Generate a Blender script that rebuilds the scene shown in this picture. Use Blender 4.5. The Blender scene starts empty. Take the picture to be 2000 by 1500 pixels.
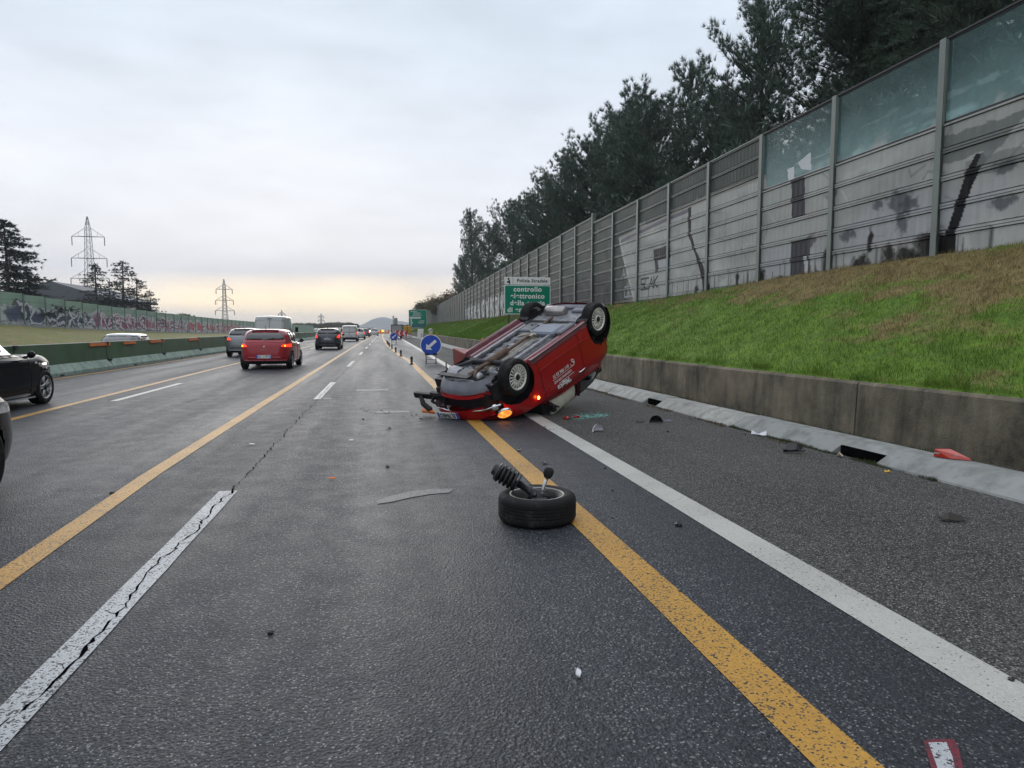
import bpy, bmesh, math, random
import numpy as np
from mathutils import Vector, Matrix
random.seed(7); rng = np.random.default_rng(7)
scene = bpy.context.scene
COL = scene.collection
PI = math.pi

# ------------------------------------------------------------------ camera
F_PX, EYE, U0, V0 = 1310.0, 1.42, 751.0, 642.5
def camera_basis():
    p = math.atan((750 - V0) / F_PX)
    up = np.array([0, math.cos(p), math.sin(p)])
    y = np.array([(U0 - 1000) / F_PX, -(V0 - 750) / F_PX, -1.0]); y /= np.linalg.norm(y)
    y = y - up * (y @ up); y /= np.linalg.norm(y)
    return np.stack([np.cross(y, up), y, up])
RC = camera_basis()
def ray(u, v): return RC @ np.array([(u - 1000) / F_PX, -(v - 750) / F_PX, -1.0])
def on_z(u, v, z=0.0):
    d = ray(u, v); return d * ((z - EYE) / d[2]) + np.array([0, 0, EYE])
def on_x(u, v, X):
    d = ray(u, v); return d * (X / d[0]) + np.array([0, 0, EYE])
def on_y(u, v, Y):
    d = ray(u, v); return d * (Y / d[1]) + np.array([0, 0, EYE])
cam = bpy.data.cameras.new('camera'); camo = bpy.data.objects.new('camera', cam); COL.objects.link(camo)
cam.sensor_width = 36; cam.lens = F_PX / 2000 * 36; cam.clip_start = 0.05; cam.clip_end = 12000
M = Matrix([list(RC[0]) + [0], list(RC[1]) + [0], list(RC[2]) + [EYE], [0, 0, 0, 1]])
camo.matrix_world = M
scene.camera = camo

# ------------------------------------------------------------------ world and sun
SUN_EL, SUN_AZ = math.radians(16), math.radians(-8)      # azimuth from +Y towards +X
world = bpy.data.worlds.new('World'); scene.world = world; world.use_nodes = True
nt = world.node_tree; N = nt.nodes; L = nt.links
for n in list(N): N.remove(n)
out = N.new('ShaderNodeOutputWorld')
sky = N.new('ShaderNodeTexSky'); sky.sky_type = 'NISHITA'; sky.sun_disc = False
sky.sun_elevation = SUN_EL; sky.sun_rotation = SUN_AZ; sky.dust_density = 3
bg1 = N.new('ShaderNodeBackground'); bg1.inputs['Strength'].default_value = 0.05
L.new(sky.outputs[0], bg1.inputs['Color'])
tc = N.new('ShaderNodeTexCoord'); sep = N.new('ShaderNodeSeparateXYZ'); L.new(tc.outputs['Generated'], sep.inputs[0])
def wmath(op, a, b=None, clamp=False):
    m = N.new('ShaderNodeMath'); m.operation = op; m.use_clamp = clamp
    for i, q in enumerate((a, b)):
        if q is None: continue
        if isinstance(q, (int, float)): m.inputs[i].default_value = q
        else: L.new(q, m.inputs[i])
    return m.outputs[0]
# overcast deck: brightness follows elevation, with soft cloud structure
mp = N.new('ShaderNodeMapping'); mp.inputs['Scale'].default_value = (1.3, 1.3, 4.5); L.new(tc.outputs['Generated'], mp.inputs[0])
nz = N.new('ShaderNodeTexNoise'); nz.inputs['Scale'].default_value = 1.7; nz.inputs['Detail'].default_value = 5; nz.inputs['Roughness'].default_value = .5
L.new(mp.outputs[0], nz.inputs['Vector'])
nz2 = N.new('ShaderNodeTexNoise'); nz2.inputs['Scale'].default_value = 4.5; nz2.inputs['Detail'].default_value = 4
L.new(mp.outputs[0], nz2.inputs['Vector'])
zz = wmath('ADD', sep.outputs[2], wmath('MULTIPLY', wmath('SUBTRACT', nz.outputs[0], .5), 0.055))
ramp = N.new('ShaderNodeValToRGB'); L.new(zz, ramp.inputs[0])
def srgb(r, g, b):
    f = lambda c: (c / 12.92 if c <= .04045 else ((c + .055) / 1.055) ** 2.4)
    return (f(r / 255), f(g / 255), f(b / 255), 1)
def mul(c, k): return (c[0] * k, c[1] * k, c[2] * k, 1)
els = [(0.0, srgb(214, 206, 202)), (0.035, srgb(212, 207, 206)), (0.075, srgb(198, 200, 206)), (0.12, srgb(209, 211, 216)),
       (0.2, srgb(212, 216, 224)), (0.36, srgb(194, 204, 216)), (0.5, srgb(188, 200, 213)), (1.0, mul(srgb(225, 229, 237), 1.25))]
ramp.color_ramp.elements[0].position = els[0][0]; ramp.color_ramp.elements[0].color = els[0][1]
ramp.color_ramp.elements[1].position = els[-1][0]; ramp.color_ramp.elements[1].color = els[-1][1]
for p, c in els[1:-1]:
    e = ramp.color_ramp.elements.new(p); e.color = c
# glow of the low sun behind the clouds along the horizon
dn = N.new('ShaderNodeVectorMath'); dn.operation = 'DOT_PRODUCT'; L.new(tc.outputs['Generated'], dn.inputs[0])
ga = math.radians(-7)
dn.inputs[1].default_value = (math.sin(ga), math.cos(ga), 0.035)
az = wmath('POWER', wmath('MAXIMUM', dn.outputs['Value'], 0.0), 34.0)
lowband = wmath('SUBTRACT', 1.0, wmath('DIVIDE', wmath('ABSOLUTE', wmath('SUBTRACT', zz, 0.03)), 0.05), True)
lowband = wmath('MULTIPLY', lowband, az, True)
gm = N.new('ShaderNodeMixRGB'); gm.blend_type = 'MIX'; L.new(wmath('MULTIPLY', lowband, 1.3, True), gm.inputs[0]); L.new(ramp.outputs[0], gm.inputs[1]); gm.inputs[2].default_value = mul(srgb(255, 234, 196), 1.12)
mot = N.new('ShaderNodeMixRGB'); mot.blend_type = 'MULTIPLY'; mot.inputs[0].default_value = 1
cr = N.new('ShaderNodeMapRange'); L.new(nz2.outputs[0], cr.inputs[0]); cr.inputs[1].default_value = .3; cr.inputs[2].default_value = .7; cr.inputs[3].default_value = .91; cr.inputs[4].default_value = 1.05
L.new(gm.outputs[0], mot.inputs[1]); L.new(cr.outputs[0], mot.inputs[2])
bg2 = N.new('ShaderNodeBackground'); bg2.inputs['Strength'].default_value = 1.0; L.new(mot.outputs[0], bg2.inputs['Color'])
mixw = N.new('ShaderNodeMixShader'); mixw.inputs[0].default_value = 0.985
L.new(bg1.outputs[0], mixw.inputs[1]); L.new(bg2.outputs[0], mixw.inputs[2]); L.new(mixw.outputs[0], out.inputs['Surface'])
sl = bpy.data.lights.new('sun', 'SUN'); sl.energy = 0.5; sl.angle = math.radians(35); sl.color = (1, .95, .88)
so = bpy.data.objects.new('sun', sl); COL.objects.link(so)
sd = Vector((math.sin(SUN_AZ) * math.cos(SUN_EL), math.cos(SUN_AZ) * math.cos(SUN_EL), math.sin(SUN_EL)))
so.rotation_euler = sd.to_track_quat('Z', 'Y').to_euler(); so.location = (0, 0, 60)
vs = scene.view_settings; vs.view_transform = 'Standard'; vs.look = 'None'; vs.exposure = 0.5; vs.gamma = 1
scene.cycles.use_denoising = True
try: scene.cycles.denoiser = 'OPENIMAGEDENOISE'
except Exception: pass
scene.cycles.max_bounces = 6; scene.cycles.transparent_max_bounces = 12

# ------------------------------------------------------------------ object helpers
def tag(o, label=None, cat=None, group=None, kind=None):
    if label: o['label'] = label
    if cat: o['category'] = cat
    if group: o['group'] = group
    if kind: o['kind'] = kind
    return o
def empty(name, loc=(0, 0, 0), rot=(0, 0, 0), parent=None):
    o = bpy.data.objects.new(name, None); COL.objects.link(o); o.location = loc; o.rotation_euler = rot
    o.empty_display_size = .2
    if parent: o.parent = parent
    return o
def link(name, me, parent=None, loc=None, rot=None):
    o = bpy.data.objects.new(name, me); COL.objects.link(o)
    if parent: o.parent = parent
    if loc is not None: o.location = loc
    if rot is not None: o.rotation_euler = rot
    return o
def copy_tree(o, parent=None):
    c = o.copy(); COL.objects.link(c)
    if parent: c.parent = parent
    for ch in list(o.children): copy_tree(ch, c)
    return c
class MB:
    """collects shapes into one mesh"""
    def __init__(s): s.v = []; s.f = []; s.mi = []; s.m = 0
    def add(s, vs_, fs):
        b = len(s.v); s.v += [tuple(map(float, p)) for p in vs_]; s.f += [tuple(b + i for i in f) for f in fs]; s.mi += [s.m] * len(fs)
        return s
    def box(s, a, b):
        x0, y0, z0 = a; x1, y1, z1 = b
        return s.add([(x0,y0,z0),(x1,y0,z0),(x1,y1,z0),(x0,y1,z0),(x0,y0,z1),(x1,y0,z1),(x1,y1,z1),(x0,y1,z1)],
              [(0,3,2,1),(4,5,6,7),(0,1,5,4),(1,2,6,5),(2,3,7,6),(3,0,4,7)])
    def tube(s, pts, r, n=8, cap=True):
        pts = [Vector(p) for p in pts]; rs = r if hasattr(r, '__len__') else [r] * len(pts)
        ring = []; prev = None; vs_ = []; fs = []
        for i, p in enumerate(pts):
            t = (pts[min(i + 1, len(pts) - 1)] - pts[max(i - 1, 0)])
            t = t.normalized() if t.length > 1e-9 else Vector((0, 0, 1))
            if prev is None:
                a = Vector((0, 0, 1)) if abs(t.z) < .9 else Vector((1, 0, 0)); a = (a - t * a.dot(t)).normalized()
            else: a = (prev - t * prev.dot(t)); a = a.normalized() if a.length > 1e-6 else prev
            prev = a; b = t.cross(a)
            for k in range(n):
                w = 2 * PI * k / n; vs_.append(p + (a * math.cos(w) + b * math.sin(w)) * rs[i])
        for i in range(len(pts) - 1):
            for k in range(n):
                fs.append((i*n+k, i*n+(k+1) % n, (i+1)*n+(k+1) % n, (i+1)*n+k))
        if cap: fs.append(tuple(range(n))[::-1]); fs.append(tuple((len(pts)-1)*n + k for k in range(n)))
        return s.add(vs_, fs)
    def lathe(s, prof, n=32, axis='y', c=(0, 0, 0)):
        """prof: (radius, along) open profile"""
        vs_ = []; fs = []
        for r, a in prof:
            for k in range(n):
                w = 2 * PI * k / n; x, z = r * math.cos(w), r * math.sin(w)
                p = (x, a, z) if axis == 'y' else ((x, z, a) if axis == 'z' else (a, x, z))
                vs_.append((p[0] + c[0], p[1] + c[1], p[2] + c[2]))
        for i in range(len(prof) - 1):
            for k in range(n): fs.append((i*n+k, i*n+(k+1) % n, (i+1)*n+(k+1) % n, (i+1)*n+k))
        return s.add(vs_, fs)
    def prism(s, poly, a, b, plane='xz'):
        """extrude polygon between a and b along the missing axis"""
        n = len(poly)
        def P(p, t): return (p[0], t, p[1]) if plane == 'xz' else ((t, p[0], p[1]) if plane == 'yz' else (p[0], p[1], t))
        return s.add([P(p, a) for p in poly] + [P(p, b) for p in poly],
              [tuple(range(n))[::-1], tuple(range(n, 2*n))] + [(i, (i+1) % n, n + (i+1) % n, n + i) for i in range(n)])
    def mesh(s, name, mats, smooth=False, bevel=0, fixn=True):
        me = bpy.data.meshes.new(name); me.from_pydata(s.v, [], s.f)
        for m in (mats if isinstance(mats, (list, tuple)) else [mats]): me.materials.append(m)
        me.polygons.foreach_set('material_index', s.mi)
        bm = bmesh.new(); bm.from_mesh(me)
        if fixn: bmesh.ops.recalc_face_normals(bm, faces=bm.faces)
        if bevel: bmesh.ops.bevel(bm, geom=bm.edges[:], offset=bevel, segments=1, affect='EDGES', clamp_overlap=True)
        bm.to_mesh(me); bm.free()
        if smooth: me.polygons.foreach_set('use_smooth', [True] * len(me.polygons))
        me.update(); return me
    def build(s, name, mats, parent=None, loc=None, rot=None, smooth=False, bevel=0, fixn=True):
        return link(name, s.mesh(name, mats, smooth, bevel, fixn), parent, loc, rot)
def np_mesh(name, V, Fq, mat, smooth=False):
    """fast mesh from arrays; Fq (n,3) or (n,4)"""
    V = np.asarray(V, np.float32); Fq = np.asarray(Fq, np.int32); k = Fq.shape[1]
    me = bpy.data.meshes.new(name); me.vertices.add(len(V)); me.vertices.foreach_set('co', V.ravel())
    me.loops.add(Fq.size); me.loops.foreach_set('vertex_index', Fq.ravel())
    me.polygons.add(len(Fq)); me.polygons.foreach_set('loop_start', np.arange(0, Fq.size, k, dtype=np.int32))
    me.polygons.foreach_set('use_smooth', np.full(len(Fq), smooth))
    for m in (mat if isinstance(mat, (list, tuple)) else [mat]): me.materials.append(m)
    me.update(calc_edges=True); me.validate(); return me
def text_mesh(s, size, mat, depth=.002, align='CENTER', bold=0.0, shear=0.0, spacing=1.0):
    cu = bpy.data.curves.new('t', 'FONT'); cu.body = s; cu.size = size; cu.extrude = depth; cu.align_x = align; cu.align_y = 'CENTER'
    cu.offset = bold; cu.shear = shear; cu.space_character = spacing
    o = bpy.data.objects.new('t', cu); COL.objects.link(o)
    dg = bpy.context.evaluated_depsgraph_get(); dg.update()
    me = bpy.data.meshes.new_from_object(o.evaluated_get(dg)); bpy.data.objects.remove(o)
    me.materials.clear(); me.materials.append(mat); return me

# ------------------------------------------------------------------ materials
MATS = {}; HAZE = 0.00034
class Mat:
    """small node-building wrapper"""
    def __init__(s, name):
        s.m = bpy.data.materials.new(name); s.m.use_nodes = True; s.t = s.m.node_tree; s.n = s.t.nodes; s.l = s.t.links
        s.b = s.n['Principled BSDF']; s.out = s.n['Material Output']
    def node(s, typ, **kw):
        n = s.n.new(typ)
        for k, v in kw.items():
            if k.startswith('i_'):
                key = k[2:]; key = int(key) if key.isdigit() else key
                if hasattr(v, 'links') or isinstance(v, bpy.types.NodeSocket): s.l.new(v, n.inputs[key])
                else: n.inputs[key].default_value = v
            else: setattr(n, k, v)
        return n
    def pos(s):
        if not hasattr(s, '_p'): s._p = s.node('ShaderNodeNewGeometry').outputs['Position']
        return s._p
    def obj(s):
        if not hasattr(s, '_o'): s._o = s.node('ShaderNodeTexCoord').outputs['Object']
        return s._o
    def noise(s, vec, scale, detail=4, rough=.55, sc=None):
        if sc: vec = s.node('ShaderNodeMapping', i_0=vec, i_3=sc).outputs[0]
        return s.node('ShaderNodeTexNoise', i_Vector=vec, i_Scale=scale, i_Detail=detail, i_Roughness=rough).outputs[0]
    def voro(s, vec, scale, out='Distance', feature='F1'):
        n = s.node('ShaderNodeTexVoronoi', feature=feature); s.l.new(vec, n.inputs['Vector']); n.inputs['Scale'].default_value = scale
        return n.outputs[out]
    def rng(s, v, a, b, c=0.0, d=1.0):
        return s.node('ShaderNodeMapRange', i_0=v, i_1=a, i_2=b, i_3=c, i_4=d).outputs[0]
    def mix(s, f, a, b, mode='MIX'):
        n = s.node('ShaderNodeMixRGB', blend_type=mode)
        for i, q in enumerate((f, a, b)):
            if isinstance(q, bpy.types.NodeSocket): s.l.new(q, n.inputs[i])
            elif isinstance(q, (int, float)): n.inputs[i].default_value = q if i == 0 else (q, q, q, 1)
            else: n.inputs[i].default_value = tuple(q[:3]) + (1,)
        return n.outputs[0]
    def math(s, op, a, b=None, clamp=False):
        n = s.node('ShaderNodeMath', operation=op, use_clamp=clamp)
        for i, q in enumerate((a, b)):
            if q is None: continue
            if isinstance(q, (int, float)): n.inputs[i].default_value = q
            else: s.l.new(q, n.inputs[i])
        return n.outputs[0]
    def sep(s, v): return s.node('ShaderNodeSeparateXYZ', i_0=v).outputs
    def bump(s, h, strength=.3, dist=.01):
        n = s.node('ShaderNodeBump', i_Height=h, i_Strength=strength, i_Distance=dist); s.l.new(n.outputs[0], s.b.inputs['Normal']); return s
    def set(s, **kw):
        for k, v in kw.items():
            key = {'color': 'Base Color', 'rough': 'Roughness', 'metal': 'Metallic', 'coat': 'Coat Weight', 'spec': 'Specular IOR Level', 'alpha': 'Alpha', 'emit': 'Emission Color', 'estr': 'Emission Strength', 'trans': 'Transmission Weight', 'crough': 'Coat Roughness'}[k]
            if isinstance(v, bpy.types.NodeSocket): s.l.new(v, s.b.inputs[key])
            else:
                if key in ('Base Color', 'Emission Color') and len(v) == 3: v = tuple(v) + (1,)
                s.b.inputs[key].default_value = v
        return s
def simple(name, col, rough=.6, metal=0.0, var=.25, scale=6.0, coat=0.0, spec=.5, bump=0.0, **kw):
    if name in MATS: return MATS[name]
    m = Mat(name); f = m.noise(m.obj(), scale, 5)
    c = m.mix(m.rng(f, .3, .7), tuple(q * (1 - var) for q in col[:3]), tuple(min(1, q * (1 + var)) for q in col[:3]))
    m.set(color=c, rough=m.rng(f, .3, .7, max(0.02, rough - .07), min(1, rough + .07)), metal=metal, coat=coat, spec=spec, **kw)
    if bump: m.bump(m.noise(m.obj(), scale * 12, 3), bump, .004)
    MATS[name] = m.m; return m.m
def glow(name, col, st):
    if name in MATS: return MATS[name]
    m = Mat(name); m.set(color=col, emit=col, estr=st, rough=.3); MATS[name] = m.m; return m.m
def paint(name, col, rough=.32, dents=False, flake=.0, dirt=.25, spec=.5, coat=.8):
    if name in MATS: return MATS[name]
    m = Mat(name); f = m.noise(m.obj(), 3.0, 6, .65); z = m.sep(m.obj())[2]
    low = m.rng(z, .15, .45, 1, 0)
    d = m.math('MULTIPLY', m.math('MULTIPLY', low, m.rng(f, .35, .7), True), dirt * 2, True)
    c = m.mix(d, col, (.10, .095, .085)); c = m.mix(m.rng(f, .3, .8, 0, .12), c, tuple(min(1, q * 1.6 + .02) for q in col[:3]))
    m.set(color=c, rough=m.rng(f, .3, .7, rough - .06, rough + .1), metal=flake, coat=coat, crough=.06, spec=spec)
    m.bump(m.noise(m.obj(), 2.2 if not dents else 4.5, 2), .03 if not dents else .3, .02)
    MATS[name] = m.m; return m.m
_r = Mat('rubber'); _f = _r.noise(_r.obj(), 7, 6, .7); _r.set(color=_r.mix(_r.rng(_f, .52, .68, 0, .8), (.008, .008, .009), (.055, .050, .045)), rough=.75, spec=.25); _r.bump(_r.noise(_r.obj(), 90, 3), .4, .003); RUB = MATS['rubber'] = _r.m
PLAS = simple('black_plastic', (.009, .009, .011), .5, var=.2, spec=.3)
PLASG = simple('grey_plastic', (.13, .135, .155), .5, var=.3, scale=4, bump=.2)
CHROME = simple('chrome', (.75, .75, .77), .14, 1.0, var=.05)
SILVER = simple('alloy_silver', (.42, .42, .43), .34, .75, var=.15)
CREAMR = simple('alloy_cream', (.72, .69, .62), .36, .3, var=.15)
GALV = simple('galvanised_steel', (.30, .32, .31), .5, .6, var=.25, scale=3)
DARKST = simple('dark_steel', (.03, .03, .033), .5, .5, var=.3)
RUST = simple('exhaust_rust', (.13, .085, .06), .7, .4, var=.4, scale=16, bump=.4)
GLASSD = simple('car_glass', (.006, .008, .009), .06, var=.1, coat=1.0, spec=.8)
WHITEP = simple('white_sheeting', (.72, .72, .70), .55, var=.08)
BLUEP = simple('blue_sheeting', (.006, .06, .42), .45, var=.1)
GREENP = simple('green_sheeting', (.0, .19, .12), .5, var=.08, spec=.2)
ORANGE = simple('orange_plastic', (.62, .16, .03), .5, var=.2)
# ------------------------------------------------------------------ setting: ground, road, terrain
def asphalt(name, base, brown=0.0, wet=1.0):
    m = Mat(name); P = m.pos()
    big = m.noise(P, .35, 5, .6); streak = m.noise(P, 1.1, 4, .6, sc=(1.0, .05, 1)); mid = m.noise(P, 3.5, 5, .65)
    v = m.node('ShaderNodeTexVoronoi', i_Vector=P, i_Scale=150.0); cell = m.sep(v.outputs['Color'])[0]
    v2 = m.node('ShaderNodeTexVoronoi', i_Vector=P, i_Scale=78.0); cell2 = m.sep(v2.outputs['Color'])[1]
    spk = m.rng(cell, .90 - brown * .06, 1.0 - brown * .03, 0, 1); spk2 = m.rng(cell2, .975, 1.0, 0, .8)
    k = m.mix(m.rng(big, .3, .7), tuple(c * .72 for c in base), tuple(c * 1.35 for c in base))
    k = m.mix(m.rng(streak, .35, .7, 0, .45), k, tuple(c * .55 for c in base))
    k = m.mix(m.rng(mid, .3, .75, 0, .35), k, tuple(c * 1.6 for c in base))
    v3 = m.node('ShaderNodeTexVoronoi', i_Vector=P, i_Scale=95.0); k = m.mix(.85, k, m.mix(m.sep(v3.outputs['Color'])[2], .35, 1.9), 'MULTIPLY')
    k = m.mix(m.math('MULTIPLY', spk, .75), k, (.34 + brown * .04, .335, .33 - brown * .04))
    k = m.mix(spk2, k, (.17, .165, .155)); pits = m.rng(m.voro(P, 75), .0, .32, .95, 0)
    k = m.mix(m.math('MULTIPLY', pits, .75), k, (.006, .006, .008))
    tr = m.math('SINE', m.math('MULTIPLY', m.math('ADD', m.sep(P)[0], m.math('MULTIPLY', streak, .25)), 2 * PI / 1.87)); k = m.mix(m.rng(tr, -.2, 1, 0, .38 if not brown else .0), k, tuple(c * .45 for c in base))
    if brown: k = m.mix(m.rng(m.noise(P, 1.7, 6, .7), .55, .75, 0, .3), k, (.07, .06, .048))
    m.set(color=k, rough=m.math('ADD', m.rng(streak, .3, .7, .42 + (1 - wet) * .3, .60 + (1 - wet) * .25), m.rng(mid, .3, .7, -.05, .08)), spec=.31 if wet > .5 else .15)
    h = m.math('ADD', m.math('MULTIPLY', m.voro(P, 75), 1.0), m.math('MULTIPLY', m.noise(P, 160, 2), .6))
    m.bump(h, .8, .007); return m.m
ASPH = asphalt('asphalt', (.021, .0235, .029)); ASPH2 = asphalt('shoulder_asphalt', (.046, .0465, .046), brown=1, wet=.2)
def marking(name, col, worn=.5):
    m = Mat(name); P = m.pos(); v = m.node('ShaderNodeTexVoronoi', i_Vector=P, i_Scale=120.0)
    n = m.noise(P, 48, 4, .75); big = m.noise(P, 1.3, 4)
    holes = m.math('GREATER_THAN', m.math('ADD', m.math('ADD', m.math('MULTIPLY', m.sep(v.outputs['Color'])[0], .42), n), m.math('MULTIPLY', big, .25)), 1.18 - worn * .35)
    c = m.mix(m.rng(n, .3, .7), tuple(q * .8 for q in col), tuple(min(1, q * 1.1) for q in col))
    c = m.mix(m.rng(big, .4, .75, 0, .35), c, tuple(q * .45 for q in col))
    m.set(color=m.mix(holes, c, (.03, .031, .034)), rough=.5, spec=.35); m.bump(m.voro(P, 75), .4, .005); return m.m
WHITE_M = marking('road_paint_white', (.48, .47, .43), .28); WHITE_W = marking('road_paint_white_worn', (.44, .45, .46), .62)
YEL_M = marking('road_paint_yellow', (.50, .265, .045), .55)

def kx(y):          # kerb foot
    y = np.maximum(y, -12.0); return 4.63 + .7 * np.exp(-y / 11.0)
def wallx(y): return kx(y) + .80
def base_r(y):      # ground height at the foot of the right barrier
    y = np.asarray(y, float); t = np.clip((27 - y) / 15, 0, 1); return (2.52 + .3 * t * t * (3 - 2 * t)) * np.clip((330 - y) / 170, .25, 1)
def base_l(y): return np.minimum(3.0, .08 + 1.75 * np.exp(-(np.asarray(y, float) - 64) / 62))
BX, LX = 10.2, -32.0
def fbm(x, y, s, seed=0):
    r = np.zeros_like(x, float); a = 1.0
    g = np.random.default_rng(seed)
    for k in range(5):
        for j in range(3):
            th = g.uniform(0, 2 * PI); f = s * 2 ** k * g.uniform(.8, 1.25)
            r += a / 3 * np.sin((x * math.cos(th) + y * math.sin(th)) * f * 2 * PI + g.uniform(0, 6.28))
        a *= .5
    return r
def hR(x, y):
    w = wallx(y) + .1; b = base_r(y); t = np.clip((x - w) / (BX - w), 0, 1)
    top = .75 * np.clip((330 - y) / 170, .25, 1)
    z = top + (b - top) * (t * .85 + .15 * t * t)
    z = z + fbm(x, y, .22, 3) * .05 * np.clip(t * 5, 0, 1) * np.clip((1 - t) * 4, .25, 1) + fbm(x, y, .9, 4) * .015 * np.clip(t * 5, 0, 1)
    return np.where(x > BX, b + np.minimum((x - BX) * .03, .6) + fbm(x, y, .15, 5) * .05, z)
def hL(x, y):
    b = base_l(y); t = np.clip((-24.2 - x) / (-24.2 - LX), 0, 1)
    z = b * t - .5 * (1 - np.clip(t * 4, 0, 1)) + fbm(x, y, .12, 8) * .06 * np.clip(t * 4, 0, 1)
    return np.where(x < LX, b, z)
def sheet(name, xs, ys, fz, mat, kind='structure', smooth=True):
    X, Y = np.meshgrid(xs, ys); Z = fz(X, Y)
    V = np.stack([X.ravel(), Y.ravel(), Z.ravel()], 1); n = len(xs); m = len(ys)
    I = np.arange(n * m).reshape(m, n); Fq = np.stack([I[:-1, :-1], I[:-1, 1:], I[1:, 1:], I[1:, :-1]], -1).reshape(-1, 4)
    o = link(name, np_mesh(name, V, Fq, mat, smooth)); tag(o, kind=kind); return o

def grass_mat(name, green, dry, split=True):
    m = Mat(name); P = m.pos(); X, Y, Z = m.sep(P)[:3]
    n = m.noise(P, .55, 6, .7); n2 = m.noise(P, 5, 4, .7); n3 = m.noise(P, 1.6, 4, .6, sc=(1, .35, 1))
    c = m.mix(m.rng(n2, .3, .7), tuple(q * .6 for q in green), tuple(q * 1.35 for q in green))
    c = m.mix(m.rng(m.noise(P, 2.1, 5), .35, .7, 0, .6), c, (green[0] * .55, green[1] * .62, green[2] * .8))
    if split:    # the top of the bank is dry, more so near the camera
        t = m.math('ADD', m.math('ADD', m.rng(X, 6.9, 9.9, -.35, .75), m.rng(Y, 8, 24, .42, -.34)), m.rng(n, .3, .7, -.55, .55))
    else: t = m.rng(n, .35, .65, -.1, .9)
    t = m.math('ADD', t, m.rng(n3, .3, .7, -.38, .38))
    d = m.mix(m.rng(n2, .3, .75), tuple(q * .55 for q in dry), tuple(q * 1.3 for q in dry))
    c = m.mix(m.rng(t, .35, .75, 0, .9), c, d)
    m.set(color=c, rough=.75, spec=.2); m.bump(m.noise(P, 22, 4, .7), .7, .04); return m.m
GRASS = grass_mat('bank_grass', (.125, .215, .022), (.25, .18, .08)); GRASSL = grass_mat('verge_grass', (.17, .17, .045), (.22, .17, .08), False)
DIRT = simple('dirt', (.055, .048, .035), .9, var=.5, scale=5, bump=.5)
MOSS = simple('moss', (.045, .06, .02), .9, var=.5, scale=9, bump=.5)

ys = np.concatenate([np.arange(-14, 45, .25), np.arange(45, 130, 1.0), np.arange(130, 420, 6.0), np.arange(420, 3400, 90.)])
gm_ = Mat('field_ground'); gm_.set(color=gm_.mix(gm_.rng(gm_.noise(gm_.pos(), .01, 5), .3, .7), (.06, .07, .03), (.11, .10, .055)), rough=.9)
sheet('ground', np.linspace(-5000, 5000, 41), np.linspace(-300, 7000, 41), lambda x, y: x * 0 - .55, gm_.m)
ysr = ys[ys < 430]
sheet('embankment_slope', np.concatenate([[0], np.linspace(.001, 1, 34)]), ysr, lambda x, y: x * 0, GRASS)
def remap_right():
    o = bpy.data.objects['embankment_slope']; me = o.data; n = len(me.vertices); co = np.empty(n * 3); me.vertices.foreach_get('co', co); co = co.reshape(-1, 3)
    u, y = co[:, 0].copy(), co[:, 1]; w = wallx(y) + .10
    x = np.where(u < .8, w + (BX + .4 - w) * (u / .8), BX + .4 + ((u - .8) / .2) ** 2 * 60)
    z = hR(x, y); z = np.where(u == 0, .2, z); co[:, 0] = x; co[:, 2] = z; me.vertices.foreach_set('co', co.ravel()); me.update()
remap_right()
sheet('left_verge', np.concatenate([np.linspace(-95, -33, 10), np.linspace(-32.5, -24.0, 22)]), ysr, hL, GRASSL)
# carriageways
sheet('road', np.array([-9.62, -5, -1, 2.5]), np.concatenate([ys]), lambda x, y: x * 0, ASPH)
def shoulder():
    yy = ys; V = []; 
    for y in yy: V += [(2.5, y, 0), (kx(y) + .05, y, 0)]
    n = len(yy); Fq = [(2*i, 2*i+1, 2*i+3, 2*i+2) for i in range(n - 1)]
    tag(link('hard_shoulder', np_mesh('hard_shoulder', V, Fq, ASPH2)), kind='structure')
shoulder()
sheet('opposite_road', np.array([-24.3, -18, -10.2]), ys, lambda x, y: x * 0 - .33, ASPH)
# painted lines
def strip(pts, w, z=.004, y_step=2.0):
    V = []; 
    for (x0, y0), (x1, y1) in zip(pts[:-1], pts[1:]):
        k = max(1, int((y1 - y0) / y_step)) if y1 - y0 < 80 else 10
        for i in range(k): t = i / k; V.append((x0 + (x1 - x0) * t, y0 + (y1 - y0) * t))
    V.append(pts[-1]); g = random.Random(int(w * 1000 + pts[0][0] * 10))
    W = []
    for x, y in V: W += [(x - w / 2 + g.uniform(-.004, .004), y, z), (x + w / 2 + g.uniform(-.004, .004), y, z)]
    return W, [(2*i, 2*i+1, 2*i+3, 2*i+2) for i in range(len(V) - 1)]
def line(name, pts, w, mat, z=.004):
    V, Fq = strip(pts, w, z); tag(link(name, np_mesh(name, V, Fq, mat)), kind='structure')
line('edge_line', [(2.37, -4), (2.37, 900)], .245, WHITE_M)
line('yellow_line', [(1.52, -3), (1.46, 1.9), (1.43, 4.6), (1.36, 8.6), (1.22, 18), (1.08, 30), (.8, 36), (.55, 47), (.28, 56), (.0, 80), (-.4, 130), (-.6, 500)], .215, YEL_M)
line('yellow_line', [(-1.95, -2), (-2.08, 2), (-2.17, 4.2), (-2.27, 7), (-2.29, 12), (-2.3, 17), (-2.43, 54), (-2.5, 500)], .165, YEL_M)
line('yellow_line', [(-5.55, 3), (-5.72, 9), (-5.80, 12), (-6.0, 25.6), (-6.1, 60), (-6.1, 500)], .15, YEL_M)
line('yellow_line', [(-9.2, -4), (-9.2, 500)], .14, YEL_M)
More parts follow.
